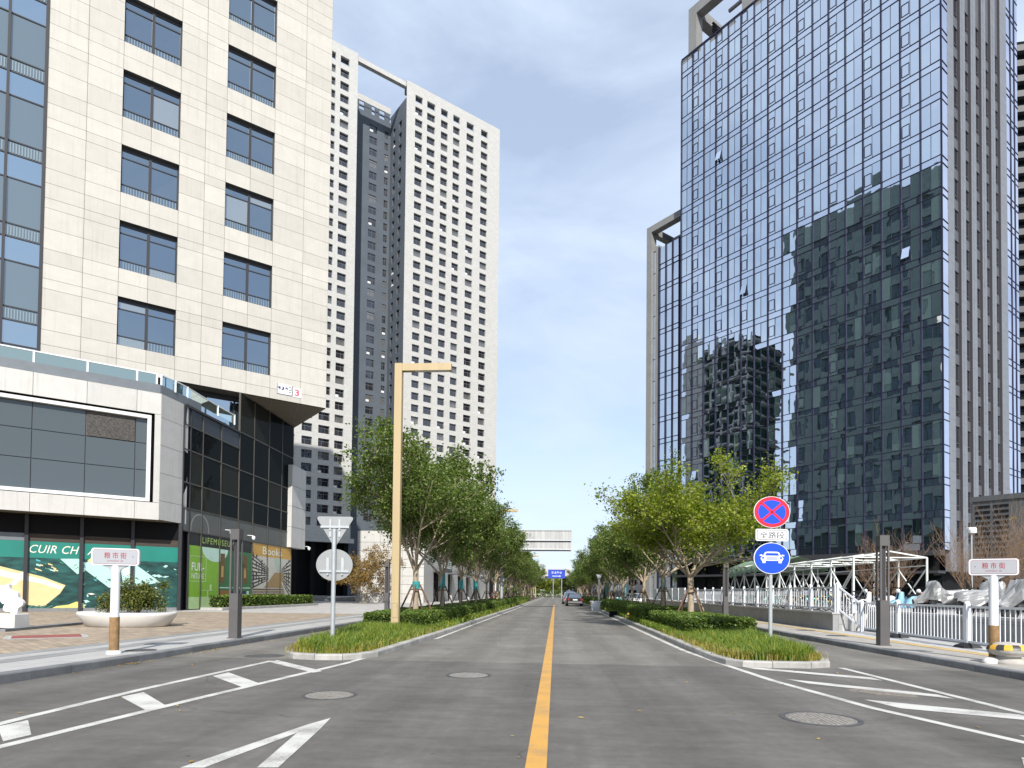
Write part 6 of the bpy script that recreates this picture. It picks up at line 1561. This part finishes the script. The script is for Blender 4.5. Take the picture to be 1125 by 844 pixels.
# scooters, three of them under silver covers
M['cover'] = pmat('cover', (.36, .36, .36), .42, metal=.5, var=.3, vs=2.2, bump=.5, bs=9)
def wheel(mb, x, y, r, xf, w=.06):
    X = xf @ T(x, y, r) @ Matrix.Rotation(pi/2, 4, 'X')
    mb.lathe([(r*.55, -w), (r*.9, -w), (r, -w*.5), (r, w*.5), (r*.9, w), (r*.55, w)], 18, xf=X)
def scooter(x, y, rz, label, paint, cover=False, seed=0, tilt=0):
    t = thing('motor_scooter', label, 'scooter', (x, y, .84), rz); t.rotation_euler[0] = tilt; I = Matrix.Identity(4)
    for yy in (-.62, .62): m = MB(); wheel(m, yy, 0, .25, I); o = m.build('wheel', M['rubber'], t); k = MB(); k.lathe([(.03, -.05), (.135, -.05), (.135, .05), (.03, .05)], 12, xf=T(yy, 0, .25) @ Matrix.Rotation(pi/2, 4, 'X')); k.build('rim', M['chrome'], o)
    m = MB(); w = .16
    m.loft([[(-.85, -w*.5, .52), (-.85, w*.5, .52), (-.85, w*.4, .64), (-.85, -w*.4, .64)], [(-.6, -w, .42), (-.6, w, .42), (-.6, w*.9, .72), (-.6, -w*.9, .72)], [(-.2, -w, .26), (-.2, w, .26), (-.15, w*.9, .70), (-.15, -w*.9, .70)], [(.0, -w, .24), (.0, w, .24), (.02, w, .34), (.02, -w, .34)], [(.3, -w, .24), (.3, w, .24), (.3, w, .33), (.3, -w, .33)]], 0, True, True)
    m.loft([[(.36, -.17, .26), (.36, .17, .26), (.46, .14, .28), (.46, -.14, .28)], [(.34, -.19, .55), (.34, .19, .55), (.5, .11, .55), (.5, -.11, .55)], [(.30, -.13, .86), (.30, .13, .86), (.40, .07, .88), (.40, -.07, .88)]], 0, True, True)
    m.loft([[(.4, -.08, .46), (.4, .08, .46), (.42, .08, .52), (.42, -.08, .52)], [(.62, -.09, .53), (.62, .09, .53), (.62, .07, .57), (.62, -.07, .57)], [(.88, -.07, .40), (.88, .07, .40), (.9, .05, .43), (.9, -.05, .43)]], 0, True, True)
    m.build('body', paint, t)
    m = MB(); m.loft([[(-.8, -.12, .71), (-.8, .12, .71), (-.05, .11, .70), (-.05, -.11, .70)], [(-.78, -.11, .80), (-.78, .11, .80), (-.1, .09, .77), (-.1, -.09, .77)]], 0, True, True); m.build('seat', M['black'], t)
    m = MB(); m.tube([(.26, -.34, 1.04), (.33, -.12, 1.02), (.33, .12, 1.02), (.26, .34, 1.04)], .02, 7); m.tube([(.6, 0, .25), (.36, 0, 1.0)], .03, 8); m.build('handlebar', M['black'], t)
    for s_ in (-1, 1): m = MB(); m.tube([(.32, s_*.2, 1.03), (.34, s_*.3, 1.22)], .008, 5); m.lathe([(.01, -.01), (.06, -.008), (.06, .008), (.01, .01)], 12, xf=T(.34, s_*.32, 1.25) @ Matrix.Rotation(pi/2, 4, 'Y')); m.build('mirror', M['black'], t)
    m = MB(); m.lathe([(.02, .07), (.08, .05), (.09, 0), (.02, -.02)], 14, xf=T(.44, 0, .9) @ Matrix.Rotation(pi/2, 4, 'Y')); m.build('headlight', M['lamp_lens'], t)
    if cover:
        rr = random.Random(seed); m = MB(); rings = []
        prof = [(-.99, .13, .60, .68), (-.9, .22, .56, .86), (-.7, .25, .50, .93), (-.45, .26, .50, .94), (-.2, .25, .48, .91), (.0, .25, .50, .92), (.15, .31, .55, 1.03), (.26, .42, .66, 1.2), (.36, .44, .70, 1.28), (.46, .38, .64, 1.24), (.58, .25, .55, 1.02), (.74, .18, .50, .80), (.9, .14, .48, .66), (1.0, .09, .50, .58)]
        K = 22
        for j, (px_, hw, zb, zt) in enumerate(prof):
            ring = []
            for k in range(K+1):                      # an open skirt: left hem, over the top, right hem
                f = k/K*2-1; drop = abs(f)
                yy = hw*math.copysign(min(1, drop*1.55)**.8, f)*(1+.18*max(0, drop-.65))
                zz_ = zt-(zt-zb)*max(0, (drop-.5)/.5)**1.1-(.05*drop)
                q = V((px_*2.3, yy*4+seed, zz_*3)); nz = mnoise.noise(q*1.3)*.075+mnoise.noise(q*3.1)*.045
                hem = .10*sin(px_*7+seed)+.08*mnoise.noise(V((px_*5, f, seed))) if drop > .9 else 0
                ring.append((px_+nz*.5, yy+nz*(1 if f > 0 else -1), zz_+nz*.8+hem))
            rings.append(ring)
        m.loft(rings, 0, False, False, None, False); o = m.build('cover', M['cover'], t)
    return t
scooter(13.85, 23.9, R(165), 'silver covered scooter, the big one left of the others behind the fence', C('sc_grey', (.2, .2, .2)), True, 3)
scooter(14.6, 23.1, R(10), 'silver covered scooter in the middle, its black wheel showing', C('sc_dark', (.05, .05, .05)), True, 8)
scooter(14.7, 20.9, R(170), 'silver covered scooter behind the right street name post', C('sc_dark', (.05, .05, .05)), True, 12)
scooter(13.4, 25.6, R(205), 'light blue scooter beside the covered ones', pmat('sc_blue', (.22, .42, .58), .3, coat=.5), False)
scooter(13.1, 27.3, R(190), 'white scooter between the bicycles and the light blue one', pmat('sc_white', (.6, .6, .6), .3, coat=.5), False)
scooter(14.4, 26.2, R(215), 'dark red scooter standing behind the light blue one', pmat('sc_red', (.16, .05, .035), .35, coat=.5), False)
scooter(15.8, 25.0, R(150), 'black scooter at the back of the group, under the bare shrubs', pmat('sc_black', (.03, .03, .032), .3, coat=.5), False)
# green awning pole lying over the bikes and a camera mast
t = thing('camera_mast', 'slim mast carrying a white camera box above the bare shrubs', 'camera mast', (17.65, 28.6, .84)); m = MB(); m.tube([(0, 0, 0), (0, 0, 3.5)], .03, 8); m.build('mast', M['galv'], t)
m = MB(); m.cbox(-.17, .15, -.14, .14, 3.42, 3.66, .03); m.tube([(-.08, -.14, 3.52), (-.16, -.30, 3.46)], .07, 10); m.build('camera_box', M['white_metal'], t)
car('parked_car', 'dark car at the right edge beyond the scooters', 24.5, 27.5, R(60), bpy.data.materials['car_black'], 4.5, 1.8)
bpy.data.objects[[o.name for o in bpy.data.objects if o.get('label') == 'dark car at the right edge beyond the scooters'][0]].location.z = .84
